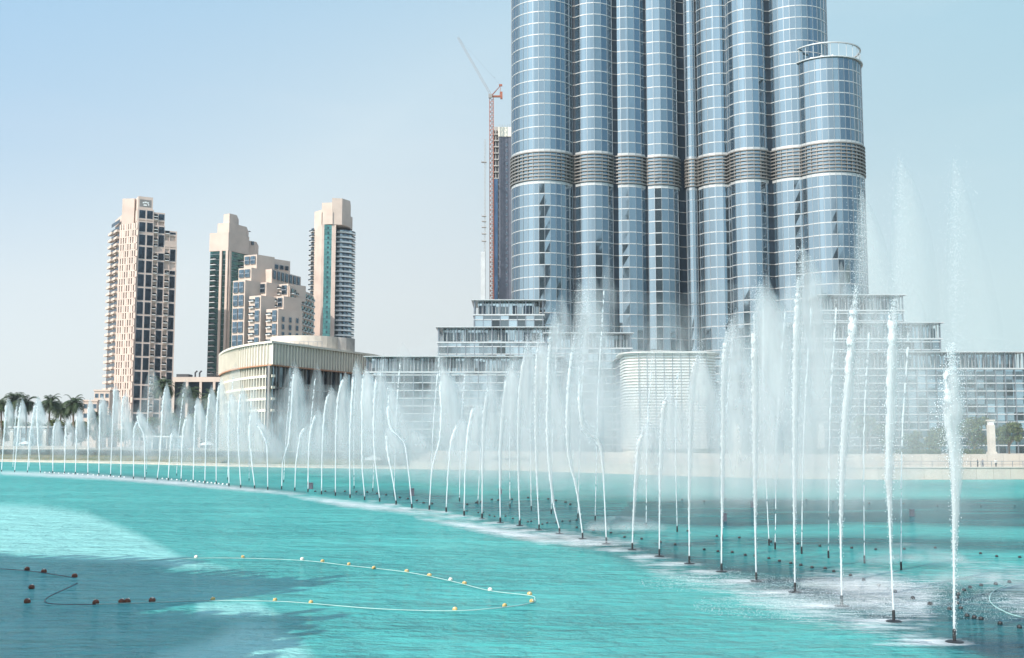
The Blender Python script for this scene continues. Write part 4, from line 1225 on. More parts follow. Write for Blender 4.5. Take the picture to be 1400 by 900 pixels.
# people on the promenade
def person(px, Y, zg, lab, top, legs, rz=0, walk=.25):
    x = W(px, 620, Y).x
    vs = [(0,0,.92),(0,0,1.12),(0,0,1.36),(0,0,1.50),(0,.01,1.66),
          (.10,0,.88),(.11,.06*walk*4,.50),(.11,-.02+walk*.4,.08),(.11,walk*.4-.16,.04),
          (-.10,0,.88),(-.11,-.04*walk*4,.50),(-.11,.06-walk*.4,.08),(-.11,-walk*.4-.08,.04),
          (.19,0,1.40),(.25,.05,1.14),(.24,-.06,.92),(.24,-.10,.82),(-.19,0,1.40),(-.25,-.03,1.14),(-.24,-.14,.93),(-.24,-.2,.84)]
    ed = [(0,1),(1,2),(2,3),(3,4),(0,5),(5,6),(6,7),(7,8),(0,9),(9,10),(10,11),(11,12),(2,13),(13,14),(14,15),(15,16),(2,17),(17,18),(18,19),(19,20)]
    rad = [.14,.13,.16,.06,.10,.10,.07,.05,.045,.10,.07,.05,.045,.07,.05,.04,.035,.07,.05,.04,.035]
    me_ = bpy.data.meshes.new("person"); me_.from_pydata(vs, ed, []); o_ = bpy.data.objects.new("person", me_); COL.objects.link(o_)
    md = o_.modifiers.new("skin", 'SKIN')
    if not me_.skin_vertices: pass
    for v_, r_ in zip(me_.skin_vertices[0].data, rad): v_.radius = (r_, r_)
    me_.skin_vertices[0].data[0].use_root = True
    o_.modifiers.new("sub", 'SUBSURF').levels = 1
    o_.modifiers["sub"].render_levels = 1
    m_, nt_, N_, L_ = newmat("clothed_figure"); tc_ = N_.new('ShaderNodeTexCoord'); sx = N_.new('ShaderNodeSeparateXYZ'); L_.new(tc_.outputs['Object'], sx.inputs[0])
    cr = N_.new('ShaderNodeValToRGB'); cr.color_ramp.interpolation = 'CONSTANT'
    dv_ = N_.new('ShaderNodeMath'); dv_.operation = 'DIVIDE'; dv_.inputs[1].default_value = 2.0; L_.new(sx.outputs[2], dv_.inputs[0]); L_.new(dv_.outputs[0], cr.inputs[0])
    e = cr.color_ramp.elements; e[0].position = 0; e[0].color = legs + (1,); e[1].position = .47; e[1].color = top + (1,)
    q = e.new(.74); q.color = (.36, .2, .13, 1); q = e.new(.84); q.color = (.03, .022, .02, 1)
    L_.new(cr.outputs[0], N_['Principled BSDF'].inputs[0]); N_['Principled BSDF'].inputs['Roughness'].default_value = .8
    me_.materials.append(m_)
    o_.location = (x, Y, zg); o_.rotation_euler = (0, 0, rz)
    tag(o_, lab, "person", "people on the promenade")
for px, dy, lab, tp_, lg, rz in ((1336, 5, "person in a dark top walking on the promenade near a light pillar", (.04,.045,.06), (.03,.03,.035), 1.2),
      (1343, 6, "person in a grey top on the promenade, beside one in dark clothes", (.2,.2,.22), (.04,.05,.08), -1.5),
      (1361, 5, "person in a white top standing on the promenade below a light pillar", (.6,.58,.55), (.05,.05,.05), .2),
      (470, 5, "person in black standing near the white waterside parasol", (.03,.03,.03), (.03,.03,.03), 2.0),
      (1012, 5, "person in dark clothes on the promenade below the louvred pavilion", (.06,.05,.05), (.03,.03,.04), -1.2),
      (800, 5, "person in a red-brown top on the promenade behind the bent jet", (.2,.07,.05), (.05,.05,.07), 1.4)):
    x = W(px, 630, 220).x; Yp_ = shore_y(W(px, 630, shore_y(x)).x) + dy
    person(px, Yp_, 1.95 if x > -40 else .55, lab, tp_, lg, rz)

# ------------------------------------------------------------------ plants
def crown_mesh(R0, H, n, leaf, seed, clumps=9):
    rg = random.Random(seed); b = MB(); cl = []
    for i in range(clumps):
        a, rr_ = rg.uniform(0, 2*pi), R0*sqrt(rg.random())*.62
        cl.append((rr_*cos(a), rr_*sin(a), H*rg.uniform(.25, .8), R0*rg.uniform(.32, .55)))
    for i in range(n):
        c_ = cl[i % clumps]
        d = Vector((rg.gauss(0,1), rg.gauss(0,1), rg.gauss(0,1))).normalized() * c_[3] * rg.random()**.35
        p = Vector((c_[0]+d.x, c_[1]+d.y, max(.1, c_[2]+d.z*.8)))
        nn = (d.normalized() + Vector((rg.gauss(0,.6), rg.gauss(0,.6), rg.gauss(.3,.6)))).normalized()
        a = nn.orthogonal().normalized()*leaf*rg.uniform(.6,1.3); c2 = nn.cross(a)*.6
        b.quad(p-a, p-c2, p+a, p+c2)
    return b
tree_src = {}
def tree(px, ybase, ytop, Y, lab, wpx, kind=0, nm="shore_tree", grp="broadleaf trees along the shore terrace"):
    q = W(px, ytop, Y); H = q.z - ZL; Rr = wpx/2*Y/F
    rt = empty(nm, (q.x, Y, ZL), lab, "tree", grp)
    b = MB(); hb = H*.3
    b.tube([(q.x, Y, ZL), (q.x+.1, Y, ZL+hb), (q.x-.1, Y+.1, ZL+H*.7)], [.22, .16, .07], 7)
    for k_ in range(5):
        a = 2*pi*k_/5+ru(0,1); b.tube([(q.x, Y, ZL+hb*.8), (q.x+Rr*.5*cos(a), Y+Rr*.5*sin(a), ZL+H*ru(.5,.75))], [.11, .04], 5)
    b.build("trunk", M['bark'], rt)
    b = crown_mesh(Rr, H, 3400 if kind else 1900, .42 if kind else .32, int(px*7), 14 if kind else 10); o_ = b.build("crown", M['leaf']); o_.parent = rt; o_.location = (0, 0, .35)
tree(1184, 610, 563, 242, "full round tree between the third jet and the frothy second jet", 44)
tree(1208, 612, 572, 238, "small leafy tree pressed against the full round tree", 34)
tree(1110, 612, 577, 243, "small dark tree beside a light pillar under the widest glass block", 30)
tree(1330, 612, 566, 240, "leafy tree just behind the top of the thick frothy jet's column", 46)
tree(1378, 612, 578, 244, "low spreading tree beyond the last light pillar", 40)
tree(1278, 612, 580, 244, "low bushy tree beside the thick frothy jet", 40)
tree(1245, 612, 588, 248, "squat tree in spray between two frothy jets", 36)
for i, (px, yt, w) in enumerate(((6,570,30),(30,566,34),(52,572,28),(82,568,36),(112,572,34),(140,574,30),(172,572,34),(205,566,34),(236,560,34),(262,556,36),(290,560,30))):
    tree(px, 605, yt, 425 if px < 190 else 400, "%s shore shrub tree of the dark hedge row behind the palms" % ordinal(i), w, 1, nm="shrub_tree", grp="dark shrub trees in the row behind the palms")
def palm_parts(H, seed):
    rg = random.Random(seed)
    t = MB(); n = 10
    t.tube([(.25*sin(k_*.4+seed), 0, H*k_/n) for k_ in range(n+1)], [.38 - .012*k_ for k_ in range(n+1)], 8)
    f = MB()
    for k_ in range(60):
        a = rg.uniform(0, 2*pi); el = rg.uniform(-.5, 1.35); Ln = rg.uniform(4.8, 6.4)
        p = Vector((.25*sin(4+seed), 0, H-.1)); d = Vector((cos(a)*cos(el), sin(a)*cos(el), sin(el))); pts = [p.copy()]
        for s_ in range(9):
            p = p + d*Ln/9; d = (d + Vector((0, 0, -.17-.03*s_))).normalized(); pts.append(p.copy())
        f.tube(pts, [.05*(1-.09*i) for i in range(10)], 3, cap=False)
        for i in range(1, 10):
            dd = (pts[i] - pts[i-1]).normalized(); sd = dd.cross(Vector((0,0,1))).normalized()
            ll = 1.35*(1-abs(i-4.5)/7)
            for h_ in (0, .5):
                q = pts[i-1].lerp(pts[i], h_)
                for sg in (-1, 1):
                    e = q + sd*sg*ll*.8 + dd*ll*.5 + Vector((0,0,-.35*ll)); w = dd*.12
                    f.quad(q-w, q+w, e+w*.3, e-w*.3)
    return t, f
for i, (px, py, Y, lab) in enumerate(((3,556,398,"half-cut date palm at the picture's edge behind the first jets"),(19,549,398,"tall date palm with a full dark crown, second of the shore row"),
        (37,551,402,"date palm with drooping fronds close behind the tall second palm"),(68,551,396,"date palm standing over the glazed pavilion's end"),
        (101,552,392,"date palm with the widest crown in the shore row"),(134,572,404,"short palm in front of the small cream block"),
        (224,528,385,"palm against the foot of the rose tower"),(258,541,380,"palm before the low flat building"),(291,545,372,"palm beside the curved end of the cream building"),(84,558,408,"palm half hidden between the pavilion palm and the widest palm"))):
    q = W(px, py, Y); t, f = palm_parts(q.z - ZL, i*3+1)
    rt = empty("date_palm", (q.x, Y, ZL), lab, "palm tree", "date palms along the far shore")
    o_ = t.build("trunk", M['bark']); o_.parent = rt
    o_ = f.build("crown", M['frond']); o_.parent = rt
b = crown_mesh(1, 1, 10, .1, 1)
for px0, px1, Y, lab in ((1095, 1178, 229, "clipped hedge strip below the small dark tree"), (1225, 1285, 229, "clipped hedge strip below the squat tree in spray"), (1300, 1345, 230, "clipped hedge strip beside the last light pillar"), (880, 990, 246, "clipped hedge strip before the louvred pavilion")):
    x0, x1 = W(px0, 610, Y).x, W(px1, 610, Y).x; b = MB(); rg = random.Random(px0)
    for i in range(int((x1-x0)*140)):
        p = Vector((rg.uniform(x0, x1), Y + rg.uniform(-.8, .8), ZL + rg.uniform(.1, 1.25))); nn = Vector((rg.gauss(0,1), rg.gauss(-.5,1), rg.gauss(.5,1))).normalized(); a = nn.orthogonal().normalized()*.2; c2 = nn.cross(a)*.6
        b.quad(p-a, p-c2, p+a, p+c2)
    o_ = b.build("hedge", M['leaf'], local=((x0+x1)/2, Y, ZL)); tag(o_, lab, "hedge", "clipped hedges on the terrace")

# ------------------------------------------------------------------ fountain
def smooth_path(pts, n):
    """Catmull-Rom through the points"""
    P = [pts[0]*2 - pts[1]] + pts + [pts[-1]*2 - pts[-2]]; out = []
    m_ = len(pts) - 1
    for i in range(n+1):
        t = i/n*m_; k_ = min(int(t), m_-1); t -= k_
        a, b_, c_, d = P[k_:k_+4]
        out.append(.5*((2*b_) + (c_-a)*t + (2*a-5*b_+4*c_-d)*t*t + (3*b_-3*c_+d-a)*t**3))
    return out
def set_dens(o_, vals):
    at_ = o_.data.attributes.new('dens', 'FLOAT', 'POINT'); at_.data.foreach_set('value', np.asarray(vals, np.float32))
def stream_mesh(path, Y, fat=1.0, seed=0):
    rg = random.Random(seed); b = MB(); L_ = len(path); r0 = .021 + .00030*Y
    rad = []; dens = []
    n = 8
    for i in range(L_):
        t = i/(L_-1)
        w = (.85 + 1.5*t*t*fat + .3*fat*t) * r0
        rad.append(w * (1 + (.35 if fat > 3 else 1)*rg.uniform(-.28, .38)*min(1, .12 + t*1.5)) * (1 if t < .93 else 1 - (t-.93)/.07*.8))
        dens += [1.3 - .62*(max(0, t-.45)/.55)**1.4 - (.4 if t > .92 else 0) - (.5*t if fat > 3 else 0)] * n
    pp = [p + Vector((rg.gauss(0,1), rg.gauss(0,1), 0))*r0*.32*min(1, i/L_*2) for i, p in enumerate(path)]
    b.tube(pp, rad, n)
    return b, dens
def mist_mesh(path, peak, zlow, w_end, seed, drift=.75, n=14, nh=16, d0=1.0, d1=.15):
    """sail of fine spray hanging on the lee side of a stream"""
    rg = random.Random(seed); vs = []; dens = []
    def sx(z):
        for p, q in zip(path, path[1:]):
            if p.z <= z <= q.z: return p.x + (q.x-p.x)*(z-p.z)/(q.z-p.z+1e-6)
        return path[-1].x if z > path[-1].z else path[0].x
    y0 = path[0].y
    ph = rg.uniform(0, 6)
    for i in range(nh+1):
        t = i/nh; z = peak.z + (zlow - peak.z)*t
        w = max(.03, w_end*(t**.62)*(1 + .12*sin(7*t+ph)))
        if t > .9: w *= 1 - (t-.9)/.1*.5
        cx_ = (sx(z) if z < path[-1].z else peak.x*(1) + (path[-1].x-peak.x)*max(0, min(1, (peak.z-z)/(peak.z-path[-1].z+1e-6)))) + w*drift
        for k_ in range(n):
            a = 2*pi*k_/n
            vs.append((cx_ + w*cos(a), y0 + w*.8*sin(a), z + .1*w*sin(3*a+ph)))
            f_ = min(1, t/.10) * (1 - max(0, t-.25)/.75)**1.0
            dens.append(d1*min(1, (1-t)*6) + (d0-d1)*f_ if t < 1 else 0.0)
    fs = [(i*n+k_, i*n+(k_+1) % n, (i+1)*n+(k_+1) % n, (i+1)*n+k_) for i in range(nh) for k_ in range(n)]
    b = MB(); b.add(vs, fs); return b, dens
def droplets(centres, radius, count, size, seed):
    rg = random.Random(seed); b = MB()
    for i in range(count):
        c_ = centres[int(rg.random()**1.0*len(centres)) % len(centres)]
        rr_ = radius*abs(rg.gauss(0, .6))
        a = rg.uniform(0, 2*pi)
        p = Vector(c_) + Vector((rr_*cos(a) + radius*.25, rr_*sin(a), rg.gauss(0, .4)))
        s_ = size*rg.uniform(.5, 1.4)
        b.add([p+Vector((s_,0,-s_*.5)), p+Vector((-s_*.5,s_*.87,-s_*.5)), p+Vector((-s_*.5,-s_*.87,-s_*.5)), p+Vector((0,0,s_))], [(0,2,1),(0,1,3),(1,2,3),(2,0,3)])
    return b
nozzle_b = MB(); nozzle_b.lathe((0,0,0), [(.06,-.3),(.06,.40),(.045,.45)], 8); me_noz = nozzle_b.mesh("nozzle", M['black'])
float_b = MB(); float_b.lathe((0,0,0), [(.30,-.1),(.31,.0),(.26,.02),(.08,.04)], 14); me_flo = float_b.mesh("float", M['black'])
# peak of the spray above the stream (photo pixels), spread of its sail in metres, strength
PEAKS = {0:(1302,215,1.6,.22),1:(1228,215,2.0,.30),2:(1176,260,2.1,.38),3:(1095,335,2.4,.5),4:(1036,385,3.2,.7),5:(999,440,3.2,.85),6:(955,484,2.7,.8),7:(913,538,2.4,.55),8:(884,575,2.3,.6),
         9:(800,390,3.0,.5),10:(790,380,2.9,.5),11:(757,425,2.8,.55)}
LOOK = []
for i, pts in enumerate(JETS):
    B = G(*pts[0]); Y = B.y
    way = [Vector((B.x, Y, .3))] + [W(px, py, Y) for px, py in pts[1:]]
    far = i
    lean = pts[-1][0] - pts[1][0]
    hgt = way[-1].z
    bent = max(abs(pts[k_+1][0]-pts[k_][0])/max(6, abs(pts[k_+1][1]-pts[k_][1])) for k_ in range(len(pts)-1))
    look = "sharply kinked" if bent > .45 else ("bowed" if bent > .2 else ("slightly bowed" if bent > .11 else "upright"))
    size = "thick frothy" if i < 3 else ("tall" if hgt > 17 else ("short" if hgt < 11.5 else "slim"))
    lab = "thick frothy jet ending the front row, with a white plume at mid height" if i == 0 else \
          "%s %s jet, %s of the front row counted from its thick end" % (size, look, ordinal(i))
    rt = empty("fountain_jet", (B.x, Y, 0), lab, "fountain jet", "front row of fountain jets")
    nseg = max(14, min(130, int(hgt*(7 if Y < 90 else 2.4))))
    path = smooth_path(way, nseg)
    b, dens = stream_mesh(path, Y, fat=(4.5 if i == 0 else 2.4 if i < 3 else 1.6 if i < 9 else 1.0), seed=i)
    o_ = b.build("stream", M['stream'], rt, smooth=True); set_dens(o_, dens)
    pk = PEAKS.get(i)
    if pk is None:
        tx, ty = pts[-1]; pk = (tx + 2, ty - (8 if i < 30 else 6), 1.9 + .7*rnd() + Y*.0015, .52 + .18*rnd())
    peak = W(pk[0], pk[1], Y)
    b, dens = mist_mesh(path, peak, ru(2.2, 3.2), pk[2], i, d0=pk[3]*(1 if i > 11 else .8), d1=pk[3]*(.16 if i > 8 else .3))
    o_ = b.build("spray", M['mist'], rt, smooth=True); set_dens(o_, dens)
    if i < 16:                                       # soft sheath of torn spray round the stream
        vs = []; dn = []; fs = []; k0 = int(len(path)*.12); sub = path[k0::3] if len(path) > 60 else path[k0::2]
        rg = random.Random(400+i)
        for j_, p in enumerate(sub):
            t = j_/(len(sub)-1); w_ = (.05 + .0005*Y) + (.60 if i == 0 else .30 if i < 3 else .24)*t**1.2*(1 if t < .6 else max(.05, ((1-t)/.4)**.9)) 
            w_ *= rg.uniform(.85, 1.15)
            for k_ in range(10):
                a = 2*pi*k_/10; vs.append((p.x + w_*.45 + w_*cos(a), p.y + w_*sin(a), p.z)); dn.append(.75*min(1, t*5)*(1-.25*t)*min(1, (1-t)*8))
        fs = [(a*10+k_, a*10+(k_+1) % 10, (a+1)*10+(k_+1) % 10, (a+1)*10+k_) for a in range(len(sub)-1) for k_ in range(10)]
        sb = MB(); sb.add(vs, fs); o_ = sb.build("spray_sheath", M['mist'], rt, smooth=True); set_dens(o_, dn)
    noz = put("nozzle", me_noz, rt, (B.x, Y, 0))
    if Y > 90: noz.scale = (1.5, 1.5, 1)
    if i < 16: put("float", me_flo, rt, (B.x, Y, 0.02))
    if i < 14:
        half = path[int(len(path)*.45):]
        cs = half + [path[-1].lerp(peak, q/20) for q in range(20)]*(2 if i < 3 else 1)
        o_ = droplets(cs, .55 if i < 3 else .45, 2600 if i < 3 else 1200, .008 + .00011*Y, i).build("droplets", M['drop'], rt)
        o_['kind'] = 'stuff'
        # froth clinging to the stream: small clots, denser on its lee side
        rg = random.Random(900+i); fb = MB()
        for q in range(4200 if i == 0 else 2000 if i < 5 else 1000):
            t = rg.random()**(1.0 if i == 0 else .7); k_ = int(t*(len(path)-1)); p = path[k_]; wd_ = (1 if t < .6 else max(.25, 1-(t-.6)*1.9))*(.04 + (.34 if i == 0 and t > .4 else .15 if i < 3 else .09)*t) 
            c_ = p + Vector((rg.gauss(.35, .8)*wd_, rg.gauss(0, .8)*wd_, rg.uniform(-.15, .15))); s_ = rg.uniform(.005, .013 + .010*t + Y*.00004)
            fb.add([c_+Vector((s_,0,0)), c_+Vector((0,s_,0)), c_+Vector((-s_,0,0)), c_+Vector((0,-s_,0)), c_+Vector((0,0,s_*1.3)), c_+Vector((0,0,-s_*1.3))],
                   [(0,1,4),(1,2,4),(2,3,4),(3,0,4),(1,0,5),(2,1,5),(3,2,5),(0,3,5)])
        o_ = fb.build("froth", M['drop'], rt); o_['kind'] = 'stuff'
# splash where the falling water strikes in front of the row
for i, (px, py, w, n_, lab) in enumerate(((1200, 812, 6.5, 2600, "wide white splash of falling drops between the second and third jets"), (1110, 832, 5.5, 2000, "speckled white splash before the fourth jet"), (1000, 800, 5.0, 1300, "thin splash of drops before the sixth jet"), (1375, 835, 4.5, 900, "faint splash behind the thick end jet"))):
    q = G(px, py); rg = random.Random(50+i); b = MB()
    for k_ in range(n_*4):
        a = rg.uniform(0, 2*pi); rr_ = w*rg.random()**.75*.9
        p = Vector((q.x + rr_*cos(a)*1.0, q.y + rr_*sin(a)*.75, abs(rg.gauss(0, .28))*(1.2-rr_/w)+.01)); s_ = rg.uniform(.004, .012)
        b.add([p+Vector((s_,0,-s_*.5)), p+Vector((-s_*.5,s_*.87,-s_*.5)), p+Vector((-s_*.5,-s_*.87,-s_*.5)), p+Vector((0,0,s_))], [(0,2,1),(0,1,3),(1,2,3),(2,0,3)])
    o_ = b.build("water_splash", M['drop'], local=(q.x, q.y, 0)); tag(o_, lab, "splash", "splashes in front of the jets", 'stuff')
# second row of jets behind, mostly spray
BACK = [(24,548,1.9,.3),(50,545,2.4,.35),(206,507,4.2,.42),(252,525,3.2,.42),(320,503,3.8,.42),(345,528,2.6,.35),(400,500,4.2,.5),(432,505,3.4,.42),(487,497,3.0,.35),(522,492,3.4,.4),(548,478,4.4,.42),
        (602,470,3.2,.5),(637,492,3.0,.4),(668,515,3.0,.4),(702,480,3.6,.45),(729,462,3.2,.45),(765,415,4.2,.5),(806,378,3.8,.42),(828,365,3.0,.3),(893,462,3.2,.32),(928,478,3.0,.32),(1003,440,3.6,.45),(1044,392,4.0,.5),(1075,400,3.6,.4),(1112,388,3.8,.46),(1146,380,3.8,.46),(1190,420,3.6,.3),(1245,420,3.4,.25)]
fx = [j[0][0] for j in JETS][::-1]; fy = [j[0][1] for j in JETS][::-1]
for i, (px, py, w, d) in enumerate(BACK):
    by = np.interp(px, fx, fy); Yf = G(px, by).y
    Y = Yf*1.0 + 14 + Yf*.10
    Y = min(Y, shore_y(W(px, 640, Y).x) - 8)
    top = W(px, py, Y); base = Vector((top.x - ru(.0, 1.2), Y, .2))
    rt = empty("fountain_jet", (base.x, Y, 0), "pale misty plume of the rear row, %s from the palm end" % ordinal(i), "fountain jet", "rear row of fountain jets")
    path = smooth_path([base, base.lerp(top, .5) + Vector((-.2, 0, 0)), top], 40)
    b, dens = stream_mesh(path, Y*.62, .6, 100+i); dens = [q*.62 for q in dens]
    o_ = b.build("stream", M['stream'], rt, smooth=True); set_dens(o_, dens)
    b, dens = mist_mesh(path, top + Vector((.2, 0, 1)), 2.5, w*(Y/150)**.35, 200+i, drift=.35, d0=d*(.5 if px < 980 else .75), d1=d*(.16 if px < 980 else .3))
    o_ = b.build("spray", M['mist'], rt, smooth=True); set_dens(o_, dens)
    put("nozzle", me_noz, rt, (base.x, Y, 0))
# drifting banks of fine spray over the platform behind the jets
def bank(px, py, Y, wx, wz, d, seed, b, dens):
    c_ = W(px, py, Y); rg = random.Random(seed); nn, nh = 22, 12; vs = []
    for i in range(nh+1):
        t = i/nh*pi; 
        for k_ in range(nn):
            a = 2*pi*k_/nn; rr_ = sin(t)*(1+.12*sin(3*a+seed)+.06*sin(5*a))
            vs.append((c_.x + wx*rr_*cos(a), c_.y + wx*.45*rr_*sin(a), max(.15, c_.z + wz*cos(t)*(1+.15*sin(2*a+seed)))))
            dens.append(d*.42)
    b.add(vs, [(i*nn+k_, i*nn+(k_+1) % nn, (i+1)*nn+(k_+1) % nn, (i+1)*nn+k_) for i in range(nh) for k_ in range(nn)])
b = MB(); dens = []
for q in ((60,612,300,16,5,.3),(150,605,290,18,7,.32),(240,600,270,22,9,.42),(330,598,235,20,9,.46),(430,600,205,20,9,.46),(520,600,185,18,9,.46),(560,590,175,14,10,.4),(620,598,165,17,8,.46),(690,590,150,15,9,.42),(740,585,150,14,9,.40),(800,600,130,11,7,.42),(860,610,135,10,7,.36),(930,610,125,11,7,.36),(1010,610,120,10,6,.30),(1080,590,115,9,6,.28),(1160,650,100,7,4,.1),
          (1240,640,95,7,5,.1),(1000,530,165,20,14,.24),(1130,520,160,15,15,.28),(1230,540,160,14,12,.26),(830,520,185,22,14,.22),(640,545,200,20,12,.24),(1340,565,150,14,9,.26),(905,545,205,14,13,.26)):
    bank(*q, seed=int(q[0]), b=b, dens=dens)
o_ = b.build("spray_mist", M['mist'], smooth=True); set_dens(o_, dens); tag(o_, "low white bank of drifting spray behind the rows of jets", "mist", None, 'stuff')
b = MB(); dens = []
for q in ((560,702,112,4,.5,.6),(610,712,104,4,.5,.6),(720,741,79,3.5,.5,.7),(810,745,74,3,.5,.6),(760,737,80,3.4,.5,.8),(690,728,88,3,.4,.7),(850,722,84,3.2,.8,.75),(640,718,97,3.2,.4,.7),(1240,765,62,3.2,.8,.55),(1180,800,50,2.6,.5,.6),(1340,790,52,3.0,.7,.5),(1100,826,43,2.4,.35,.5)):
    bank(*q, seed=int(q[0]), b=b, dens=dens)
o_ = b.build("low_spray", M['mist'], smooth=True); set_dens(o_, [q*1.5 for q in dens]); tag(o_, "thin white spray lying on the water at the feet of the jets", "mist", None, 'stuff')

# small lamps floating on the platform, and control boxes
lb = MB(); lb.lathe((0,0,0), [(.09,-.05),(.10,.06),(.07,.11),(.02,.13)], 8); me_l = lb.mesh("fountain_light", M['black'])
lb = MB(); lb.lathe((0,0,0), [(.09,-.05),(.10,.06),(.07,.11),(.02,.13)], 8); me_lw = lb.mesh("fountain_light", M['white'])
lights = []
rg = random.Random(3)
def arc_row(pts, n, jit=1.2):
    pts = [Vector((p[0], p[1], 0)) for p in pts]
    for q in smooth_path(pts, n-1): lights.append((q.x + rg.uniform(-jit, jit), q.y + rg.uniform(-jit*.4, jit*.4)))
arc_row([(790,722),(900,742),(1000,757),(1080,770),(1160,788),(1270,826)], 26, 3)
arc_row([(1270,826),(1320,842),(1340,848),(1395,860)], 7, 3)
arc_row([(1312,832),(1310,815),(1330,804),(1380,796)], 9, 2)
arc_row([(640,692),(680,684),(740,682),(780,690)], 12, 4)
arc_row([(640,700),(690,708),(740,716),(790,712)], 16, 4)
arc_row([(930,686),(1050,684),(1200,690),(1390,694)], 12, 5)
arc_row([(940,728),(1060,742),(1180,752),(1300,752),(1390,764)], 14, 5)
arc_row([(430,672),(520,676),(590,690)], 14, 2)
n_dark = len(lights)
arc_row([(55,646),(110,649),(170,653)], 18, .5); arc_row([(222,655),(270,659),(310,663)], 16, .5)
for i, (px, py) in enumerate(lights):
    q = G(px, py); o_ = put("fountain_light", me_l if i < n_dark else me_lw, None, (q.x, q.y, 0), 0, (1.0,)*3 if q.y < 120 else (1.5,)*3)
    tag(o_, "small black lamp float sitting on the dark fountain platform" if i < n_dark else "small white lamp float in the dotted line along the far jets", "fountain light", "dark lamp floats on the fountain platform" if i < n_dark else "white lamp floats along the far jets")
bxm = MB(); bxm.box(-.35,.35,-.3,.3,-.1,1.1); bxm.box(-.4,.4,-.35,.35,1.103,1.2); me_bx = bxm.mesh("control_box", M['slate'])
for px, py, sc_, lab in ((990,713,1,"dark control box standing on the platform beside the sixth jet"),(1029,694,.9,"dark control box on the platform behind the fifth jet"),(425,669,1.3,"dark control box near the short jets below the curved building"),(563,678,1.3,"dark control box between two jets under the low glass block"),(684,676,1,"dark control box behind the jet beside the kiosk"),(1247,706,.9,"dark control box on the platform between the two thick jets")):
    q = G(px, py); rt = put("control_box", me_bx, None, (q.x, q.y, 0), 0, (sc_*.6,)*3); tag(rt, lab, "control box", "control boxes on the fountain platform")

# buoys and ropes
def bmesh_buoy(m_, s_=1):
    b = MB(); b.lathe((0,0,0), [(.02,-.20),(.14,-.18),(.22,-.06),(.23,.05),(.18,.16),(.06,.21)], 12, 0); b.lathe((0,0,.2), [(.07,0),(.07,.05),(.03,.07)], 8, 1)
    return b.mesh("buoy", [m_, M['buoyw']], True)
me_b = bmesh_buoy(M['buoy'])
me_bw = bmesh_buoy(M['buoyw'])
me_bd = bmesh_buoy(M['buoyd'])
RING = [(268,763,1),(332,763,0),(413,766,1),(441,769,0),(477,773,0),(511,778,0),(556,782.5,0),(587,788,0),(616,794,1),(635,799,0),(670,808,1),(724,814,0),(727,824,0),(690,830,0),(622,835,0),(425,825.5,0),(376,822.5,0),(291,821,0)]
for i, (px, py, w) in enumerate(RING):
    q = G(px, py); o_ = put("buoy", me_bw if w else me_b, None, (q.x, q.y, .06), rg.uniform(0, 6)); o_.rotation_euler[0] = rg.uniform(.3, 1.2)
    sc_ = .46 + (q.y-55)*.003; o_.scale = (sc_*1.15, sc_, sc_*.85)
    tag(o_, "%s buoy, %s along the sunlit rope loop from its far shaded end" % ("pale" if w else "orange", ordinal(i)), "buoy", "buoys strung along the rope")
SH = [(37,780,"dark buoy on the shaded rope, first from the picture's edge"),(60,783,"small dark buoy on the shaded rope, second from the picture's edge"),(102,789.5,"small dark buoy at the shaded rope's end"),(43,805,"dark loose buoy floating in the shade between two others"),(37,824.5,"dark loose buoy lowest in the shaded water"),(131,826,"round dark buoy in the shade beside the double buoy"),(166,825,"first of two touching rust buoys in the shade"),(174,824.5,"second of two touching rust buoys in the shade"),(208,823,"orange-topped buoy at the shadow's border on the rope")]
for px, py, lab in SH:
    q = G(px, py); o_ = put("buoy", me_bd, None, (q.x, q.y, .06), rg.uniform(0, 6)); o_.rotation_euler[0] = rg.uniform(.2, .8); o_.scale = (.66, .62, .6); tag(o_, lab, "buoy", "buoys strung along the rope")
def rope(pts, lab, r=.02, m_='rope'):
    p = smooth_path([G(*q) + Vector((0, 0, .02)) for q in pts], len(pts)*6); b = MB(); b.tube([Vector((q.x, q.y, .025)) for q in p], r, 5)
    tag(b.build("rope", M[m_], local=tuple(p[0])), lab, "rope")
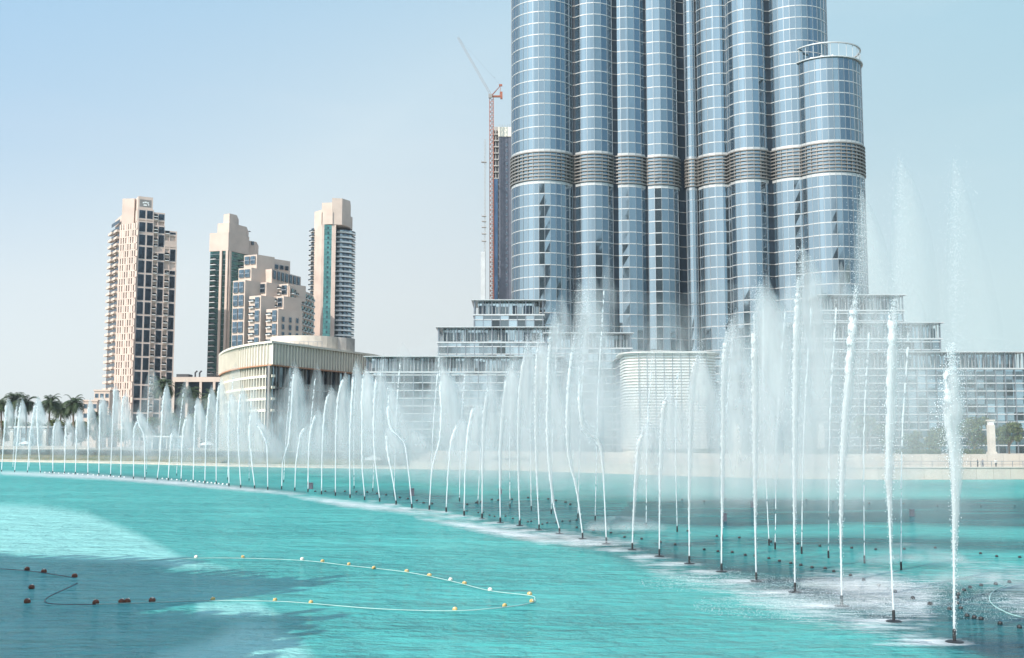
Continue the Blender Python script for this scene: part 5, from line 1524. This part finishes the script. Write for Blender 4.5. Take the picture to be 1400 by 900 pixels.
rope([(190,767),(268,764),(332,764),(413,767),(477,774),(556,783),(616,795),(670,808.5),(724,815),(731,820),(727,825),(690,831),(622,836),(520,833.5),(425,826),(376,823),(291,822),(208,824.5),(131,827)], "pale floating rope loop threaded through orange buoys on the open water")
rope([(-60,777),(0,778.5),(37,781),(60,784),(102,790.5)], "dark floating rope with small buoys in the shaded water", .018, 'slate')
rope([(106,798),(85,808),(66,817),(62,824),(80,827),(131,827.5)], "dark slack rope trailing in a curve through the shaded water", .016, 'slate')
rope([(1376,800),(1360,808),(1353,818),(1358,828),(1380,840),(1410,848)], "pale hose curving over the platform beside the thick end jet", .02)

# birds in the sky
for px, py, Y, s_, rz, lab in ((341, 317, 300, 1.0, .5, "dark bird gliding beside the teal tower's crown"), (676, 106, 400, .7, 1.4, "tiny dark bird above the orange crane's cab"), (622, 129, 420, .6, 2.2, "tiny dark bird in open sky under the crane's jib")):
    q = W(px, py, Y); b = MB()
    b.tube([(-.35,0,0),(-.15,0,.03),(.15,0,.03),(.38,0,.02),(.46,0,0)], [.02,.09,.1,.07,.02], 6)
    for sg in (-1, 1): b.add([(.14,sg*.06,.05),(-.1,sg*.06,.04),(-.16,sg*.45,.2),(.1,sg*.42,.22),(-.25,sg*.85,.12),(-.3,sg*.8,.1),(.14,sg*.06,.02),(-.16,sg*.45,.17)], [(0,1,2,3),(3,2,5,4),(0,3,7,6),(3,4,5,7)])
    o_ = b.build("bird", M['black']); o_.location = q; o_.rotation_euler = (.2, 0, rz); o_.scale = (s_,)*3; tag(o_, lab, "bird", "birds in the sky")

# ------------------------------------------------------------------ summer haze

b = MB(); b.box(-700, 900, -420, 760, -1.0, 300)
m, nt, N, L = newmat('air_haze'); N.remove(N['Principled BSDF'])
pv = N.new('ShaderNodeVolumePrincipled'); pv.inputs['Color'].default_value = (0.9, 0.95, 1.0, 1); pv.inputs['Density'].default_value = 0.00009; pv.inputs['Anisotropy'].default_value = 0.2
L.new(pv.outputs[0], N['Material Output'].inputs['Volume'])
hz = b.build("haze", m); tag(hz, kind='stuff')
